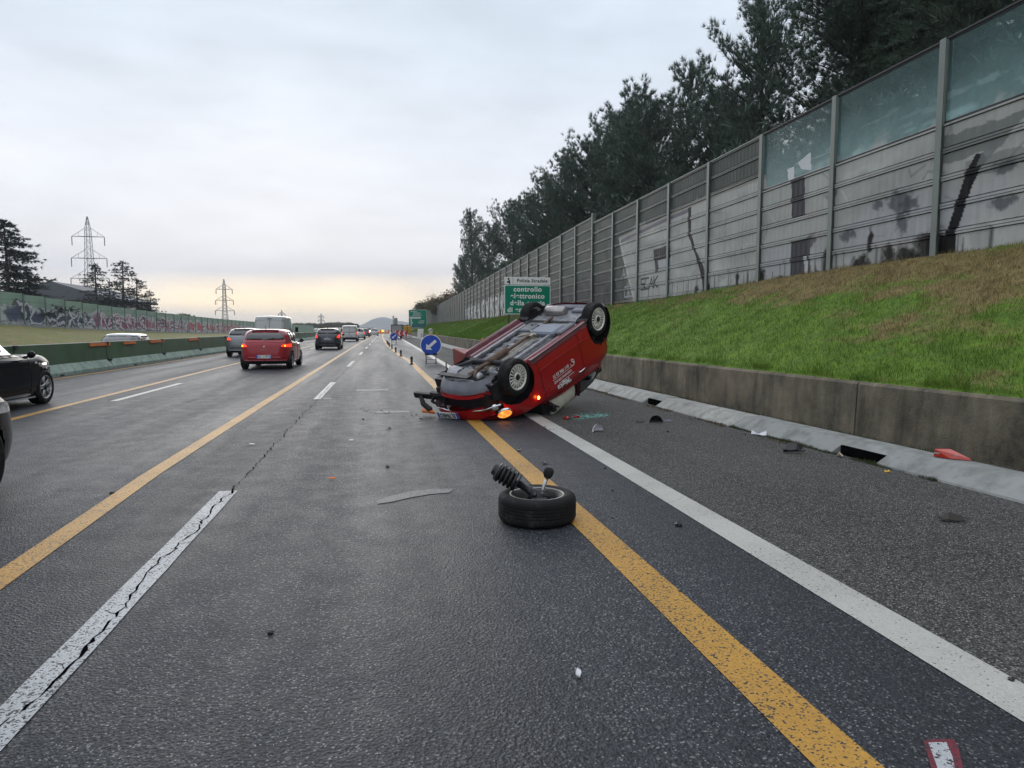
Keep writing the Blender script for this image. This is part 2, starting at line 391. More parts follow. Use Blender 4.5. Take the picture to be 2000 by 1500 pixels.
def dashes(X, y0, n, w, mat, name='lane_line', d=4.4, p=12.0):
    V = []; Fq = []
    for k in range(n):
        a, b = strip([(X, y0 + p * k), (X, y0 + p * k + d)], w, .0045, .4); o = len(V); V += a; Fq += [tuple(o + i for i in f) for f in b]
    tag(link(name, np_mesh(name, V, Fq, mat)), kind='structure')
dashes(-1.365, 1.75, 1, .155, WHITE_W); dashes(-1.365, 14.0, 40, .14, WHITE_M); dashes(-5.27, 14.4, 30, .135, WHITE_M)
dashes(-5.27, 2.4, 1, .135, WHITE_M)
line('edge_line', [(-23.5, -4), (-23.5, 500)], .2, WHITE_M, -.325)
# faint smears and the framed survey mark
def flat(name, pts, mat, z=.0048):
    P = [on_z(u, v)[:2] for u, v in pts]; me = bpy.data.meshes.new(name); me.from_pydata([(p[0], p[1], z) for p in P], [], [tuple(range(len(P)))]); me.materials.append(mat)
    return tag(link(name, me), kind='structure')
FAINT = marking('faded_road_paint', (.12, .125, .13), .75)
flat('paint_smear', [(735,979),(760,970),(800,961),(840,956),(886,955),(878,963),(840,966),(800,973),(765,981),(738,985)], FAINT)
flat('paint_smear', [(696,761),(758,760),(758,763),(697,764)], FAINT); flat('paint_smear', [(733,803),(798,802.5),(800,806),(733,807)], FAINT)
flat('paint_smear', [(632,778),(648,778),(648,780),(632,780)], FAINT)
flat('survey_mark', [(1803,1449),(1820,1446),(1862,1446),(1872,1462),(1884,1515),(1888,1560),(1834,1560),(1818,1500)], marking('road_paint_red', (.16, .022, .035), .6), .0046)
flat('survey_mark', [(1813,1453),(1848,1452),(1860,1480),(1868,1520),(1872,1550),(1842,1550),(1830,1500)], WHITE_W, .0056)
# crack along the joint under the lane line
CRK = simple('crack_void', (.004, .004, .005), 1, var=.1, spec=0.0)
def crack(name, x0, y0, y1, w, seed, step=.05, amp=.02):
    g = random.Random(seed); V = []; y = y0; x = x0
    while y < y1:
        x += g.uniform(-amp, amp) + (x0 - x) * .25
        ww = w * g.choice([.35, .6, .8, 1, 1, 1.5, 2.4]) * (.8 if y < 6.3 else .38)
        V += [(x - ww / 2, y, .0062), (x + ww / 2 + g.uniform(0, .003), y + g.uniform(0, .02), .0062)]; y += step * g.uniform(.5, 1.5)
    tag(link(name, np_mesh(name, V, [(2*i, 2*i+1, 2*i+3, 2*i+2) for i in range(len(V) // 2 - 1)], CRK)), kind='structure')
crack('road_crack', -1.345, 1.2, 30, .011, 5)
for k in range(9):   # short side branches
    y = 1.9 + k * .55; g = random.Random(k); V = []; x = -1.34; dx = g.choice([-1, 1])
    for i in range(5): V += [(x, y, .0063), (x, y + .006, .0063)]; x += dx * g.uniform(.008, .02); y += g.uniform(.0, .03)
    tag(link('road_crack', np_mesh('road_crack', V, [(2*i, 2*i+1, 2*i+3, 2*i+2) for i in range(4)], CRK)), kind='structure')

# ------------------------------------------------------------------ kerb and retaining wall
def stained(name, light, dark, warm=(.11, .085, .05), lo=.0, hi=.8):
    m = Mat(name); P = m.pos(); X, Y, Z = m.sep(P)[:3]
    n = m.noise(P, 1.1, 7, .7); n2 = m.noise(P, 9, 5, .7); dr = m.noise(P, 5, 4, .6, sc=(1, 1, .12))
    c = m.mix(m.rng(n, .35, .65), dark, light); c = m.mix(m.rng(n2, .4, .75, 0, .6), c, warm)
    c = m.mix(m.rng(dr, .45, .75, 0, .6), c, tuple(q * .35 for q in dark))
    m.set(color=c, rough=.85, spec=.25); m.bump(m.math('ADD', n2, m.noise(P, 45, 3)), .6, .012); return m.m
KERB_M = stained('kerb_concrete', (.30, .31, .30), (.22, .23, .22), (.27, .265, .24)); KERB_O = stained('old_kerb_concrete', (.42, .42, .40), (.30, .30, .28), (.2, .19, .15))
WALL_M = stained('wall_concrete', (.25, .215, .16), (.052, .05, .04), (.17, .14, .085))
def sweep(mb, prof, y0, y1, step, fx):
    """profile (dx, z) swept along y following fx(y)"""
    k = max(1, int(math.ceil((y1 - y0) / step))); n = len(prof); b = []; fs = []
    for i in range(k + 1):
        y = y0 + (y1 - y0) * i / k; x = float(fx(y)); b += [(x + p[0], y, p[1]) for p in prof]
    for i in range(k):
        for j in range(n):
            j2 = (j + 1) % n; fs.append((i*n+j, i*n+j2, (i+1)*n+j2, (i+1)*n+j))
    fs += [tuple(range(n)), tuple(k*n + j for j in range(n))[::-1]]
    mb.add(b, fs)
kerb = tag(empty('kerb', (5, 0, 0)), kind='structure')
KP = [(0, 0), (.008, .02), (.20, .142), (.225, .156), (.44, .162), (.46, .150), (.46, -.05), (0, -.05)]
KH = [(.13, .097), (.20, .142), (.225, .156), (.44, .162), (.46, .150), (.46, -.05), (.40, -.05), (.40, .097)]
drains = [(6.10, 6.78), (11.55, 12.15), (22.2, 22.8)]
def kerb_piece(y0, y1, prof, mat, name='kerb_section', dz=0, dx=0):
    mb = MB(); sweep(mb, [(p[0] + dx, p[1] + dz) for p in prof], y0 + (.006 if y0 > 7 else .0), y1 - (.006 if y1 > 7 else .0), .5, kx)
    if name == 'drain_lintel': b = MB(); b.box((float(kx((y0+y1)/2)) + .10, y0 + .01, -.03), (float(kx((y0+y1)/2)) + .36, y1 - .01, .092)); b.build('drain_shade_block', simple('drain_shade', (.004, .004, .004), 1, spec=0), kerb, loc=(-5, 0, 0))  # solid black block in the opening paints the shade inside the drain
    o = mb.build(name, mat, kerb, loc=(-5, 0, 0)); return o
cuts = [-12, 1.5, drains[0][0], drains[0][1], 8.9, drains[1][0], drains[1][1], 14.2, 15.6, 17, 18.6, 20.2, drains[2][0], drains[2][1], 25, 27.5, 30, 32.5, 35, 38, 41, 45, 50, 56, 63, 71, 80, 95, 115, 150, 420]
for a, b in zip(cuts[:-1], cuts[1:]):
    hole = any(abs(a - d[0]) < .01 for d in drains)
    j = random.Random(a)
    kerb_piece(a, b, KH if hole else KP, KERB_O if a > 8.8 and not hole else KERB_M, 'drain_lintel' if hole else 'kerb_section', 0 if hole or a < 8 else j.uniform(-.006, .006), 0 if hole or a < 8 else j.uniform(-.012, .012))
wall = tag(empty('retaining_wall', (5.8, 0, 0)), 'low stained concrete retaining wall along the hard shoulder under the grass bank', 'retaining wall')
WP = [(0, -.1), (.03, .73), (.06, .76), (.32, .76), (.34, .6), (.34, -.1)]
wc = [-12, -5, 0, 3.8, 7.42, 12.0, 17.4, 22.5, 27.5, 32.5, 38, 44, 52, 62, 75, 95, 130, 200, 400]
for i, (a, b) in enumerate(zip(wc[:-1], wc[1:])):
    mb = MB(); sweep(mb, [(p[0] + random.Random(i).uniform(-.008, .008), p[1]) for p in WP], a + .012, b - .012, .8, wallx)
    mb.build('wall_section', WALL_M, wall, loc=(-5.8, 0, 0))
mb = MB(); sweep(mb, [(-.34, -.02), (-.34, .06), (-.1, .07), (.03, .10), (.03, -.02)], -12, 400, .5, wallx); tag(mb.build('gutter_dirt', DIRT), kind='structure')

# ------------------------------------------------------------------ grass blades, moss and litter
def blades(name, n, xr, yr, fz, mat, hmin, hmax, wid, dens=1.0, along=None, keep=None, yp=1.0):
    if along is None:
        x = rng.uniform(xr[0], xr[1], n); y = yr[0] + (yr[1] - yr[0]) * rng.uniform(0, 1, n) ** yp
    else: y = yr[0] + (yr[1] - yr[0]) * rng.uniform(0, 1, n) ** yp; x = along(y) + rng.normal(0, 1, n) * xr
    if keep is not None: k = keep(x, y); x, y = x[k], y[k]; n = len(x)
    z = fz(x, y); h = rng.uniform(hmin, hmax, n) * (.75 + .5 * (fbm(x, y, .8, 9) > 0)); a = rng.uniform(0, 2 * PI, n); la = rng.uniform(0, 2 * PI, n); ln = rng.uniform(.1, .9, n) * h
    sc = 1 + np.maximum(0, y - 15) * .035; w = wid * rng.uniform(.6, 1.4, n) * sc; dx, dy = np.cos(a) * w, np.sin(a) * w
    V = np.empty((n, 3, 3)); V[:, 0] = np.stack([x - dx, y - dy, z - .01], 1); V[:, 1] = np.stack([x + dx, y + dy, z - .01], 1)
    V[:, 2] = np.stack([x + np.cos(la) * ln, y + np.sin(la) * ln, z + h], 1)
    return tag(link(name, np_mesh(name, V.reshape(-1, 3), np.arange(n * 3).reshape(-1, 3), mat)), kind='stuff')
okb = lambda x, y: x > wallx(y) + .14
tag(blades('grass', 210000, (5.5, 10.25), (4, 60), hR, GRASS, .03, .085, .004, keep=okb, yp=1.5), 'short green grass on the bank with dry brown patches near the barrier', 'grass')
tag(blades('grass', 70000, (5.3, 10.25), (50, 170), hR, GRASS, .05, .10, .006, keep=okb, yp=1.2), 'grass on the far part of the bank towards the green sign', 'grass')
tag(blades('grass', 42000, .055, (-3, 60), lambda x, y: x * 0 + .735, GRASS, .04, .17, .0045, along=lambda y: wallx(y) + .24 + .04 * fbm(y, y * 0, .6, 2), yp=1.5), 'longer grass hanging over the top edge of the low wall', 'grass')
STRAW = simple('dry_straw', (.22, .16, .08), .8, var=.4)
tag(blades('dry_stalks', 5000, (6.5, 10.2), (6, 45), hR, STRAW, .08, .24, .004, keep=lambda x, y: okb(x, y) & (fbm(x, y, .35, 21) > .35), yp=1.3), 'dry straw coloured stalks standing in the bank grass', 'dry grass')
fbg = lambda x, y: x * 0
tag(blades('moss', 9000, .022, (1.0, 9.0), fbg, MOSS, .008, .04, .004, along=lambda y: kx(y) - .01, keep=lambda x, y: fbm(x, y, .7, 31) > .1), 'moss and small weeds along the foot of the kerb', 'moss')
tag(blades('dead_leaves', 6000, .06, (7, 26), fbg, simple('leaf_litter', (.10, .065, .03), .8, var=.5), .004, .03, .01, along=lambda y: kx(y) - .07, keep=lambda x, y: fbm(x, y, .5, 33) > -.1), 'brown leaf litter gathered along the foot of the kerb', 'leaf litter')
tag(blades('weeds', 9000, .05, (1, 40), lambda x, y: x * 0 + .07, MOSS, .01, .07, .006, along=lambda y: wallx(y) - .08), 'moss and weeds in the gap between kerb and wall', 'weeds')
# grit on the shoulder
def grit(name, n, xr, yr, size, mat, label):
    x = rng.uniform(xr[0], xr[1], n); y = yr[0] + (yr[1] - yr[0]) * rng.uniform(0, 1, n) ** 1.8; k = x < kx(y) - .02; x, y = x[k], y[k]; n = len(x)
    s = rng.uniform(.4, 1, n) * size; T = np.array([[0, 0, 1], [1, 0, 0], [-.5, .87, 0], [-.5, -.87, 0]]); V = np.empty((n, 4, 3)); a = rng.uniform(0, 6.28, n)
    for i in range(4):
        V[:, i, 0] = x + s * (T[i, 0] * np.cos(a) - T[i, 1] * np.sin(a)); V[:, i, 1] = y + s * (T[i, 0] * np.sin(a) + T[i, 1] * np.cos(a)); V[:, i, 2] = T[i, 2] * s * .6
    I = np.arange(n)[:, None] * 4; Fq = np.concatenate([I + np.array([0, 1, 2]), I + np.array([0, 2, 3]), I + np.array([0, 3, 1])])
    tag(link(name, np_mesh(name, V.reshape(-1, 3), Fq, mat)), label, 'grit', kind='stuff')
grit('grit', 9000, (2.6, 5.2), (1, 16), .006, simple('pale_stone', (.30, .29, .27), .8, var=.5, scale=30), 'pale grit scattered over the rough hard shoulder')
grit('grit', 2500, (-1.5, 2.2), (1.2, 12), .004, simple('road_chip', (.2, .2, .2), .7, var=.5, scale=30), 'fine stone chips scattered on the driving lane')
# ------------------------------------------------------------------ painted canvases (generated colour maps laid on real walls)
class Canvas:
    def __init__(s, y0, y1, z0, z1, ppm_y, ppm_z):
        s.y0, s.y1, s.z0, s.z1 = y0, y1, z0, z1; s.W = int((y1 - y0) * ppm_y); s.H = int((z1 - z0) * ppm_z)
        s.a = np.zeros((s.H, s.W, 4), np.float32); s.py, s.pz = ppm_y, ppm_z
        s.Y = (np.arange(s.W) + .5) / ppm_y + y0; s.Z = (np.arange(s.H) + .5) / ppm_z + z0
    def _put(s, m, i0, i1, j0, j1, col, al):
        r = s.a[j0:j1, i0:i1]; m = (m * al)[..., None]; c = np.array(list(col[:3]) + [1.0])
        r[...] = r * (1 - m) + c * m
    def poly(s, pts, col, al=1.0, rough=0.0, seed=0):
        P = np.array(pts, float); i0 = max(0, int((P[:, 0].min() - s.y0) * s.py) - 1); i1 = min(s.W, int((P[:, 0].max() - s.y0) * s.py) + 2)
        j0 = max(0, int((P[:, 1].min() - s.z0) * s.pz) - 1); j1 = min(s.H, int((P[:, 1].max() - s.z0) * s.pz) + 2)
        if i1 <= i0 or j1 <= j0: return s
        X, Z = np.meshgrid(s.Y[i0:i1], s.Z[j0:j1])
        if rough: X = X + fbm(X, Z, .9, seed) * rough; Z = Z + fbm(X, Z, .9, seed + 1) * rough
        ins = np.zeros(X.shape, bool); n = len(P)
        for k in range(n):
            (xa, za), (xb, zb) = P[k], P[(k + 1) % n]
            if za == zb: continue
            c = ((za > Z) != (zb > Z)) & (X < (xb - xa) * (Z - za) / (zb - za) + xa); ins ^= c
        s._put(ins.astype(np.float32), i0, i1, j0, j1, col, al); return s
    def stroke(s, pts, w, col, al=1.0):
        P = np.array(pts, float)
        for k in range(len(P) - 1):
            a, b = P[k], P[k + 1]; lo = np.minimum(a, b) - w; hi = np.maximum(a, b) + w
            i0 = max(0, int((lo[0] - s.y0) * s.py)); i1 = min(s.W, int((hi[0] - s.y0) * s.py) + 2); j0 = max(0, int((lo[1] - s.z0) * s.pz)); j1 = min(s.H, int((hi[1] - s.z0) * s.pz) + 2)
            if i1 <= i0 or j1 <= j0: continue
            X, Z = np.meshgrid(s.Y[i0:i1], s.Z[j0:j1]); d = b - a; L2 = max(1e-9, d @ d)
            t = np.clip(((X - a[0]) * d[0] + (Z - a[1]) * d[1]) / L2, 0, 1); D = np.hypot(X - a[0] - t * d[0], Z - a[1] - t * d[1])
            s._put(np.clip((w / 2 - D) * max(s.py, s.pz) + .5, 0, 1), i0, i1, j0, j1, col, al)
        return s
    def blot(s, y, z, ry, rz, col, al=.6, seed=0):
        i0 = max(0, int((y - ry * 1.4 - s.y0) * s.py)); i1 = min(s.W, int((y + ry * 1.4 - s.y0) * s.py)); j0 = max(0, int((z - rz * 1.4 - s.z0) * s.pz)); j1 = min(s.H, int((z + rz * 1.4 - s.z0) * s.pz))
        if i1 <= i0 or j1 <= j0: return s
        X, Z = np.meshgrid(s.Y[i0:i1], s.Z[j0:j1]); r = np.hypot((X - y) / ry, (Z - z) / rz) + fbm(X, Z, 1.3 / max(ry, rz), seed) * .28
        s._put(np.clip((1 - r) * 2.2, 0, 1), i0, i1, j0, j1, col, al); return s
    def warp(s, y0, amp, sc):
        Y, Z = np.meshgrid(s.Y, s.Z); dy = fbm(Y, Z, sc, 91) * amp; dz = fbm(Y, Z, sc * 1.3, 92) * amp * .5; k = Y > y0
        i = np.clip(((Y + dy * k - s.y0) * s.py).astype(int), 0, s.W - 1); j = np.clip(((Z + dz * k - s.z0) * s.pz).astype(int), 0, s.H - 1); s.a = s.a[j, i]; return s
    def image(s, name):
        im = bpy.data.images.new(name, s.W, s.H, alpha=True, float_buffer=True); im.colorspace_settings.name = 'Non-Color'
        b = s.a.copy(); al = b[..., 3:4]; b[..., :3] /= np.maximum(al, 1e-4); im.pixels.foreach_set(b.ravel().astype(np.float32)); im.update(); im.pack(); return im
    def sample(s, m, im):
        """nodes: colour and coverage looked up by place on the wall"""
        X, Y, Z = m.sep(m.pos())[:3]
        u = m.rng(Y, s.y0, s.y1); v = m.rng(Z, s.z0, s.z1); t = m.node('ShaderNodeTexImage', extension='CLIP', image=im)
        m.l.new(m.node('ShaderNodeCombineXYZ', i_0=u, i_1=v).outputs[0], t.inputs[0]); return t.outputs['Color'], t.outputs['Alpha']
def lin(c): return srgb(*c)[:3]

# ---- right barrier mural
CR = Canvas(6, 120, 2.2, 7.2, 36, 60)
W = lambda u, v: tuple(on_x(u, v, BX)[1:3])
def WP_(*p): return [W(u, v) for u, v in p]
G1, G2, G3 = (.40, .405, .39), (.50, .505, .49), (.29, .295, .285); DK = (.022, .024, .03); WH = (.50, .50, .51)
near = 8.0
# grey house front: from the white frame at (1210,460) to beyond the right edge of the picture
CR.poly(WP_((1208,466),(1330,408),(1497,345),(1497,560),(1400,575),(1250,600),(1238,592),(1218,510)) , G1, .95, .03, 1)
CR.poly([(17.1, 5.22), (7.4, 5.22), (7.4, 2.3), W(1497,560)], G1, .9, .0, 2)
g = random.Random(4)
for k in range(150):
    y = g.uniform(7, 27.5); z = g.uniform(2.5, 5.3)
    c = g.choice([G1, G2, G3, (.37, .36, .34), (.28, .29, .28)]); CR.blot(y, z, g.uniform(.3, 1.3), g.uniform(.12, .5), c, g.uniform(.25, .6), k)
for k in range(26): CR.blot(g.uniform(7.5, 17), 5.25 + abs(g.gauss(0, .35)), g.uniform(.15, .6), g.uniform(.03, .10), g.choice([(.30, .48, .47), (.12, .17, .18), (.24, .36, .36)]), g.uniform(.3, .6), 300 + k)
for k in range(40):
    y = g.uniform(8, 27); z = g.uniform(2.7, 5.1); CR.stroke([(y, z), (y + g.uniform(-.5, .5), z + g.uniform(-.3, .3)), (y + g.uniform(-.6, .6), z + g.uniform(-.5, .1))], g.uniform(.02, .05), g.choice([(.12, .12, .125), (.5, .5, .5), (.2, .2, .2)]), .45)
CR.blot(12.0, 3.6, 2.5, .6, (.36, .37, .40), .6, 3); CR.blot(16, 3.2, 2.4, .5, (.34, .35, .38), .5, 5)
# unpainted leftovers high on the near panels
CR.poly([(9.3, 4.95), (11.0, 4.95), (11.0, 4.45), (9.8, 4.45)], (.12, .14, .13), .75, .05, 6); CR.poly([(8, 4.35), (10.5, 4.4), (10.5, 4.1), (8, 4.05)], (.14, .155, .145), .6, .05, 7)
CR.stroke(WP_((1212,468),(1220,510),(1240,592)), .10, WH, .8); CR.stroke(WP_((1209,466),(1300,425),(1337,406),(1420,372),(1495,345)), .12, (.30, .29, .27), .9)
CR.stroke(WP_((1213,471),(1300,430),(1345,411)), .13, (.09, .09, .12), .8)
# window openings
CR.poly(WP_((1276,488),(1308,478),(1311,502),(1285,509),(1287,530),(1281,533)), DK, .95); CR.poly(WP_((1286,511),(1310,503),(1311,526),(1288,531)), (.36, .37, .40), .9)
CR.stroke(WP_((1311,500),(1312,528)), .1, WH, .9)
CR.poly(WP_((1546,352),(1572,342),(1574,420),(1547,428)), (.032, .034, .042), .95); CR.poly(WP_((1572,345),(1580,343),(1581,415),(1573,418)), (.34, .34, .34), .9)
CR.poly(WP_((1546,472),(1583,464),(1580,535),(1544,542)), (.032, .034, .042), .95); CR.poly(WP_((1571,500),(1578,498),(1578,534),(1571,536)), WH, .9)
CR.poly(WP_((1538,330),(1552,325),(1552,350),(1540,354)), (.62, .64, .66), .9); CR.poly(WP_((1558,318),(1584,296),(1585,333),(1565,330)), (.58, .60, .62), .9)
# tree trunks
CR.poly(WP_((1344,406),(1350,404),(1350,455),(1360,490),(1374,520),(1383,545),(1388,568),(1373,572),(1371,545),(1362,510),(1350,475),(1344,460)), (.014, .015, .02), 1)
CR.poly(WP_((1920,300),(1928,308),(1900,360),(1880,420),(1868,455),(1866,494),(1837,497),(1850,450),(1870,390),(1886,340),(1906,300)), (.006, .006, .009), 1)
CR.poly(WP_((1928,235),(1944,235),(1946,290),(1925,320),(1905,330),(1922,290)), (.17, .18, .18), .85, .03, 9)
# dark figure blots and the stained foot
for (u, v, a, b) in ((1757,393,.42,.26),(1775,400,.3,.2),(1762,432,.2,.3),(1715,400,.2,.12),(1585,470,.2,.2),(1655,460,.3,.16),(1965,325,.3,.14),(1960,395,.3,.14),(1625,380,.25,.1)):
    y, z = W(u, v); CR.blot(y, z, a, b, (.06, .065, .075), .8, u)
for (u, v, a, b) in ((1612,520,.12,.5),(1618,510,.08,.7),(1680,515,.35,.22),(1735,500,.25,.3),(1770,505,.4,.33),(1815,490,.55,.42),(1830,485,.3,.5),(1595,540,.15,.2),(1485,540,.3,.25),(1440,545,.12,.3),(1360,565,.2,.15),(1525,545,.25,.1),(1700,470,.1,.3)):
    y, z = W(u, v); CR.blot(y, z, a, b, (.009, .008, .007), .97, u + 3)
for k in range(60): y = g.uniform(8, 27); CR.stroke([(y, 2.2), (y + g.uniform(-.03, .03), 2.85 + g.uniform(0, .35))], g.uniform(.02, .08), (.05, .048, .045), .6)
# letters SCAK
def letters(cv, s, y0, z0, h, w, col, lw, flip=-1, skew=0, al=1):
    S = {'S': [(1,1),(0,1),(0,.5),(1,.5),(1,0),(0,0)], 'C': [(1,1),(0,1),(0,0),(1,0)], 'A': [(0,0),(.5,1),(1,0),(.8,.4),(.2,.4)], 'K': [(0,0),(0,1),(0,.5),(1,1),(0,.5),(1,0)],
         'N': [(0,0),(0,1),(1,0),(1,1)], 'E': [(1,1),(0,1),(0,.5),(.8,.5),(0,.5),(0,0),(1,0)], 'O': [(0,0),(0,1),(1,1),(1,0),(0,0)], 'U': [(0,1),(0,0),(1,0),(1,1)], 'M': [(0,0),(0,1),(.5,.4),(1,1),(1,0)],
         'W': [(0,1),(.2,0),(.5,.6),(.8,0),(1,1)], 'R': [(0,0),(0,1),(1,1),(1,.5),(0,.5),(1,0)], 'T': [(0,1),(1,1),(.5,1),(.5,0)], 'Z': [(0,1),(1,1),(0,0),(1,0)], 'H': [(0,0),(0,1),(0,.5),(1,.5),(1,1),(1,0)], 'D': [(0,0),(0,1),(.7,1),(1,.5),(.7,0),(0,0)], 'X': [(0,0),(1,1),(.5,.5),(0,1),(1,0)], 'I': [(.5,0),(.5,1)], 'L': [(0,1),(0,0),(1,0)]}
    for i, ch in enumerate(s):
        P = [(y0 + flip * (i * w * 1.22 + (px + skew * pz) * w), z0 + pz * h) for px, pz in S[ch]]; cv.stroke(P, lw, col, al)
y, z = W(1252, 566); letters(CR, 'SCAK', y, z, .42, .36, (.03, .03, .035), .07, 1 if W(1280,566)[0] > y else -1)
# dark far panels with white graffiti
CR.poly([(27.9, 2.2), (29.4, 4.05), (60, 3.9), (60, 2.2)], (.040, .042, .05), .9, .05, 11)
for (a, b, c) in ((1215, 545, 'AC'), (1220, 580, 'OL')): y, z = W(a, b); letters(CR, c, y, z, .42, .4, (.3, .31, .33), .07, -1)
y = 53; words = 'WNHIMARDHEWTONAHUMENXRHI'
for i, ch in enumerate(words):
    w = .85 + .25 * math.sin(i * 2.1); z0 = base_r(y) + .15 + .1 * math.sin(i * 1.7); h = 1.75 - i * .02
    for o, c, lw in ((.07, (.05, .05, .055), .5), (0, (.62, .61, .62), .36)): letters(CR, ch, y + o, z0 + o, h, w, c, lw, 1, .1 * math.sin(i), .95)
    y += w * 1.62
CR.warp(40, .28, .55); RIM = CR.image('mural_map')
def panel_mat(name, base, rough=.55, metal=.0, glass=False):
    m = Mat(name); c, a = CR.sample(m, RIM); P = m.pos(); n = m.noise(P, 2.5, 6, .65); dr = m.noise(P, 6, 4, .6, sc=(1, 1, .08))
    b = m.mix(m.rng(n, .3, .7), tuple(q * .8 for q in base), tuple(q * 1.2 for q in base)); b = m.mix(m.rng(dr, .5, .75, 0, .5), b, tuple(q * .4 for q in base))
    c2 = m.mix(m.rng(dr, .5, .8, 0, .25), c, (.06, .06, .056)); c2 = m.mix(m.rng(n, .5, .8, 0, .12), c2, (.15, .155, .15))
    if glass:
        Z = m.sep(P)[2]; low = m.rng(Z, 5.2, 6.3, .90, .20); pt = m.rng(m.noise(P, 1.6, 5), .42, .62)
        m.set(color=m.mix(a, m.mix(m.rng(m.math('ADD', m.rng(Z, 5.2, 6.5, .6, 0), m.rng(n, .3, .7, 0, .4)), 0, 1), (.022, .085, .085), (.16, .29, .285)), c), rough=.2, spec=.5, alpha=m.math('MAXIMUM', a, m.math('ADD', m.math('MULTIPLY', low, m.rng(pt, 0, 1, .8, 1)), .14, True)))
    else: m.set(color=m.mix(a, b, c2), rough=m.rng(n, .3, .7, rough - .1, rough + .1), metal=metal, spec=.1)
    return m.m
PANEL = panel_mat('barrier_panel', (.064, .077, .070)); PANE = panel_mat('barrier_pane', (0, 0, 0), glass=True)
RAILM = panel_mat('barrier_rail', (.115, .13, .12), .4)
POSTM = simple('green_steel', (.155, .18, .165), .5, .3, var=.2, scale=2)
barrier = tag(empty('noise_barrier', (BX, 9, 2.8)), 'tall grey green noise barrier with mural and graffiti above the right grass bank', 'noise barrier')
def T(p): return (p[0] - BX, p[1] - 9, p[2] - 2.8)
BAY = 3.03; Y0 = 11.05 - BAY * 3
def ztop(y):
    if y < 31.5: return 6.68 - (y - 11) * .004
    return float(np.interp(y, [31.5, 60, 90, 170, 400], [6.93, 6.6, 6.25, 5.7, 3.5]))
# corrugated panel: 0.5 m high, flanges proud, ribs pressed in
def panel_mesh(Lp, ribs=30):
    m = MB(); h = .5
    xs = []; 
    for i in range(ribs + 1):
        y = Lp * i / ribs
        xs.append((y, 0.0 if i % 2 else -.006))
    V = []; 
    for (y, d) in xs: V += [(d, y, .068), (d, y, h - .066)]
    m.add(V, [(2*i, 2*i+2, 2*i+3, 2*i+1) for i in range(ribs)])
    m.m = 1; m.box((-.030, 0, .0), (.04, Lp, .040)); m.box((-.030, 0, h - .046), (.04, Lp, h - .012)); m.m = 0; m.box((.0, 0, .066), (.05, Lp, h - .064)); m.box((.028, 0, .0), (.045, Lp, h))
    return m.mesh('panel', [PANEL, RAILM], fixn=True)
pm = panel_mesh(BAY - .11); pane = MB(); pane.box((-.006, .03, 0), (.006, BAY - .15, 1.44)); pane = pane.mesh('glass_pane', PANE)
fr = MB(); Lp = BAY - .12
fr.box((-.02, 0, -.03), (.02, Lp, .0)); fr.box((-.02, 0, 1.44), (.02, Lp, 1.47)); fr = fr.mesh('pane_frame', DARKST)
stuffm = MB()
for i in range(54):
    y = Y0 + i * BAY; zt = ztop(y + 1.5); far = y > 86; b = float(base_r(y)) - .25
    nrow = int(math.ceil((zt - b) / .5)); glass = i < 5
    # post: H section
    pmb = MB(); hp = ztop(y) + .03
    if 31 < y < 33.5: hp += .15
    pmb.box((-.085, -.07, b), (-.07, .07, hp)); pmb.box((.07, -.07, b), (.085, .07, hp)); pmb.box((-.07, -.008, b), (.07, .008, hp))
    pmb.build('post', POSTM, barrier, loc=T((BX, y, 0)))
    if glass:
        link('pane_frame', fr, barrier, T((BX, y + .06, zt - 1.47))); link('glass_pane', pane, barrier, T((BX, y + .075, zt - 1.47)))
        rows = range(3, nrow); 
    else: rows = range(0, nrow)
    for r in rows:
        z = zt - .5 * (r + 1)
        if far: stuffm.box((BX - .02, y + .055, z + .01), (BX + .03, y + BAY - .055, z + .49)); continue
        link('panel', pm, barrier, T((BX, y + .055, z)))
    c = MB(); c.box((-.045, 0.06, 0), (.045, BAY - .06, .035)); c.build('cap_rail', POSTM if not glass else DARKST, barrier, loc=T((BX, y, zt)))
tag(stuffm.build('panel', PANEL, barrier, loc=T((0, 0, 0))), kind='stuff')

# ---- left barrier
CL = Canvas(20, 330, -1.5, 5.5, 9, 40)
WL = lambda u, v: tuple(on_x(u, v, LX)[1:3])
def zl(y): return float(base_l(y))
CL.poly([(22, 1), (66, zl(66)-.6), (196, zl(196)-.6), (196, zl(196)+1.55), (66, zl(66)+1.75), (22, zl(22)+1.8)], (.38, .38, .37), .9, .1, 3)
segs = [(66, 84, (.035, .05, .085), (.42, .44, .46)), (84, 101, (.25, .055, .12), (.5, .42, .45)), (101, 122, (.33, .10, .12), (.42, .42, .48)), (122, 142, (.36, .045, .05), (.5, .5, .52)), (142, 168, (.38, .28, .29), (.45, .14, .16)), (168, 190, (.28, .29, .31), (.34, .36, .42))]
wd = 'TUKEXNANEROMCROUNHUSEANALACIRLUCKEDSIRO'
gi = 0
for (a, b, c1, c2) in segs:
    y = a
    while y < b:
        z = zl(y); CL.blot(y, z + .95, 1.5, .75, c1, .95, int(y)); y += 1.1
    y = a + .6
    while y < b - 1:
        w = g.uniform(1.2, 2.4); z = zl(y) + g.uniform(.2, .45); h = g.uniform(.9, 1.5)
        letters(CL, wd[gi % len(wd)], y, z, h, w, (.03, .03, .04), .48, 1, g.uniform(-.15, .3), .9); letters(CL, wd[gi % len(wd)], y + .1, z + .03, h, w, c2, .26, 1, g.uniform(-.1, .25), .95); gi += 1; y += w * 1.12
CL.stroke([(60, zl(60) + .1), (80, zl(80) + .1), (81, zl(81) + .5)], .07, (.03, .03, .03))
CL.warp(50, .75, .22); LIM = CL.image('graffiti_map')
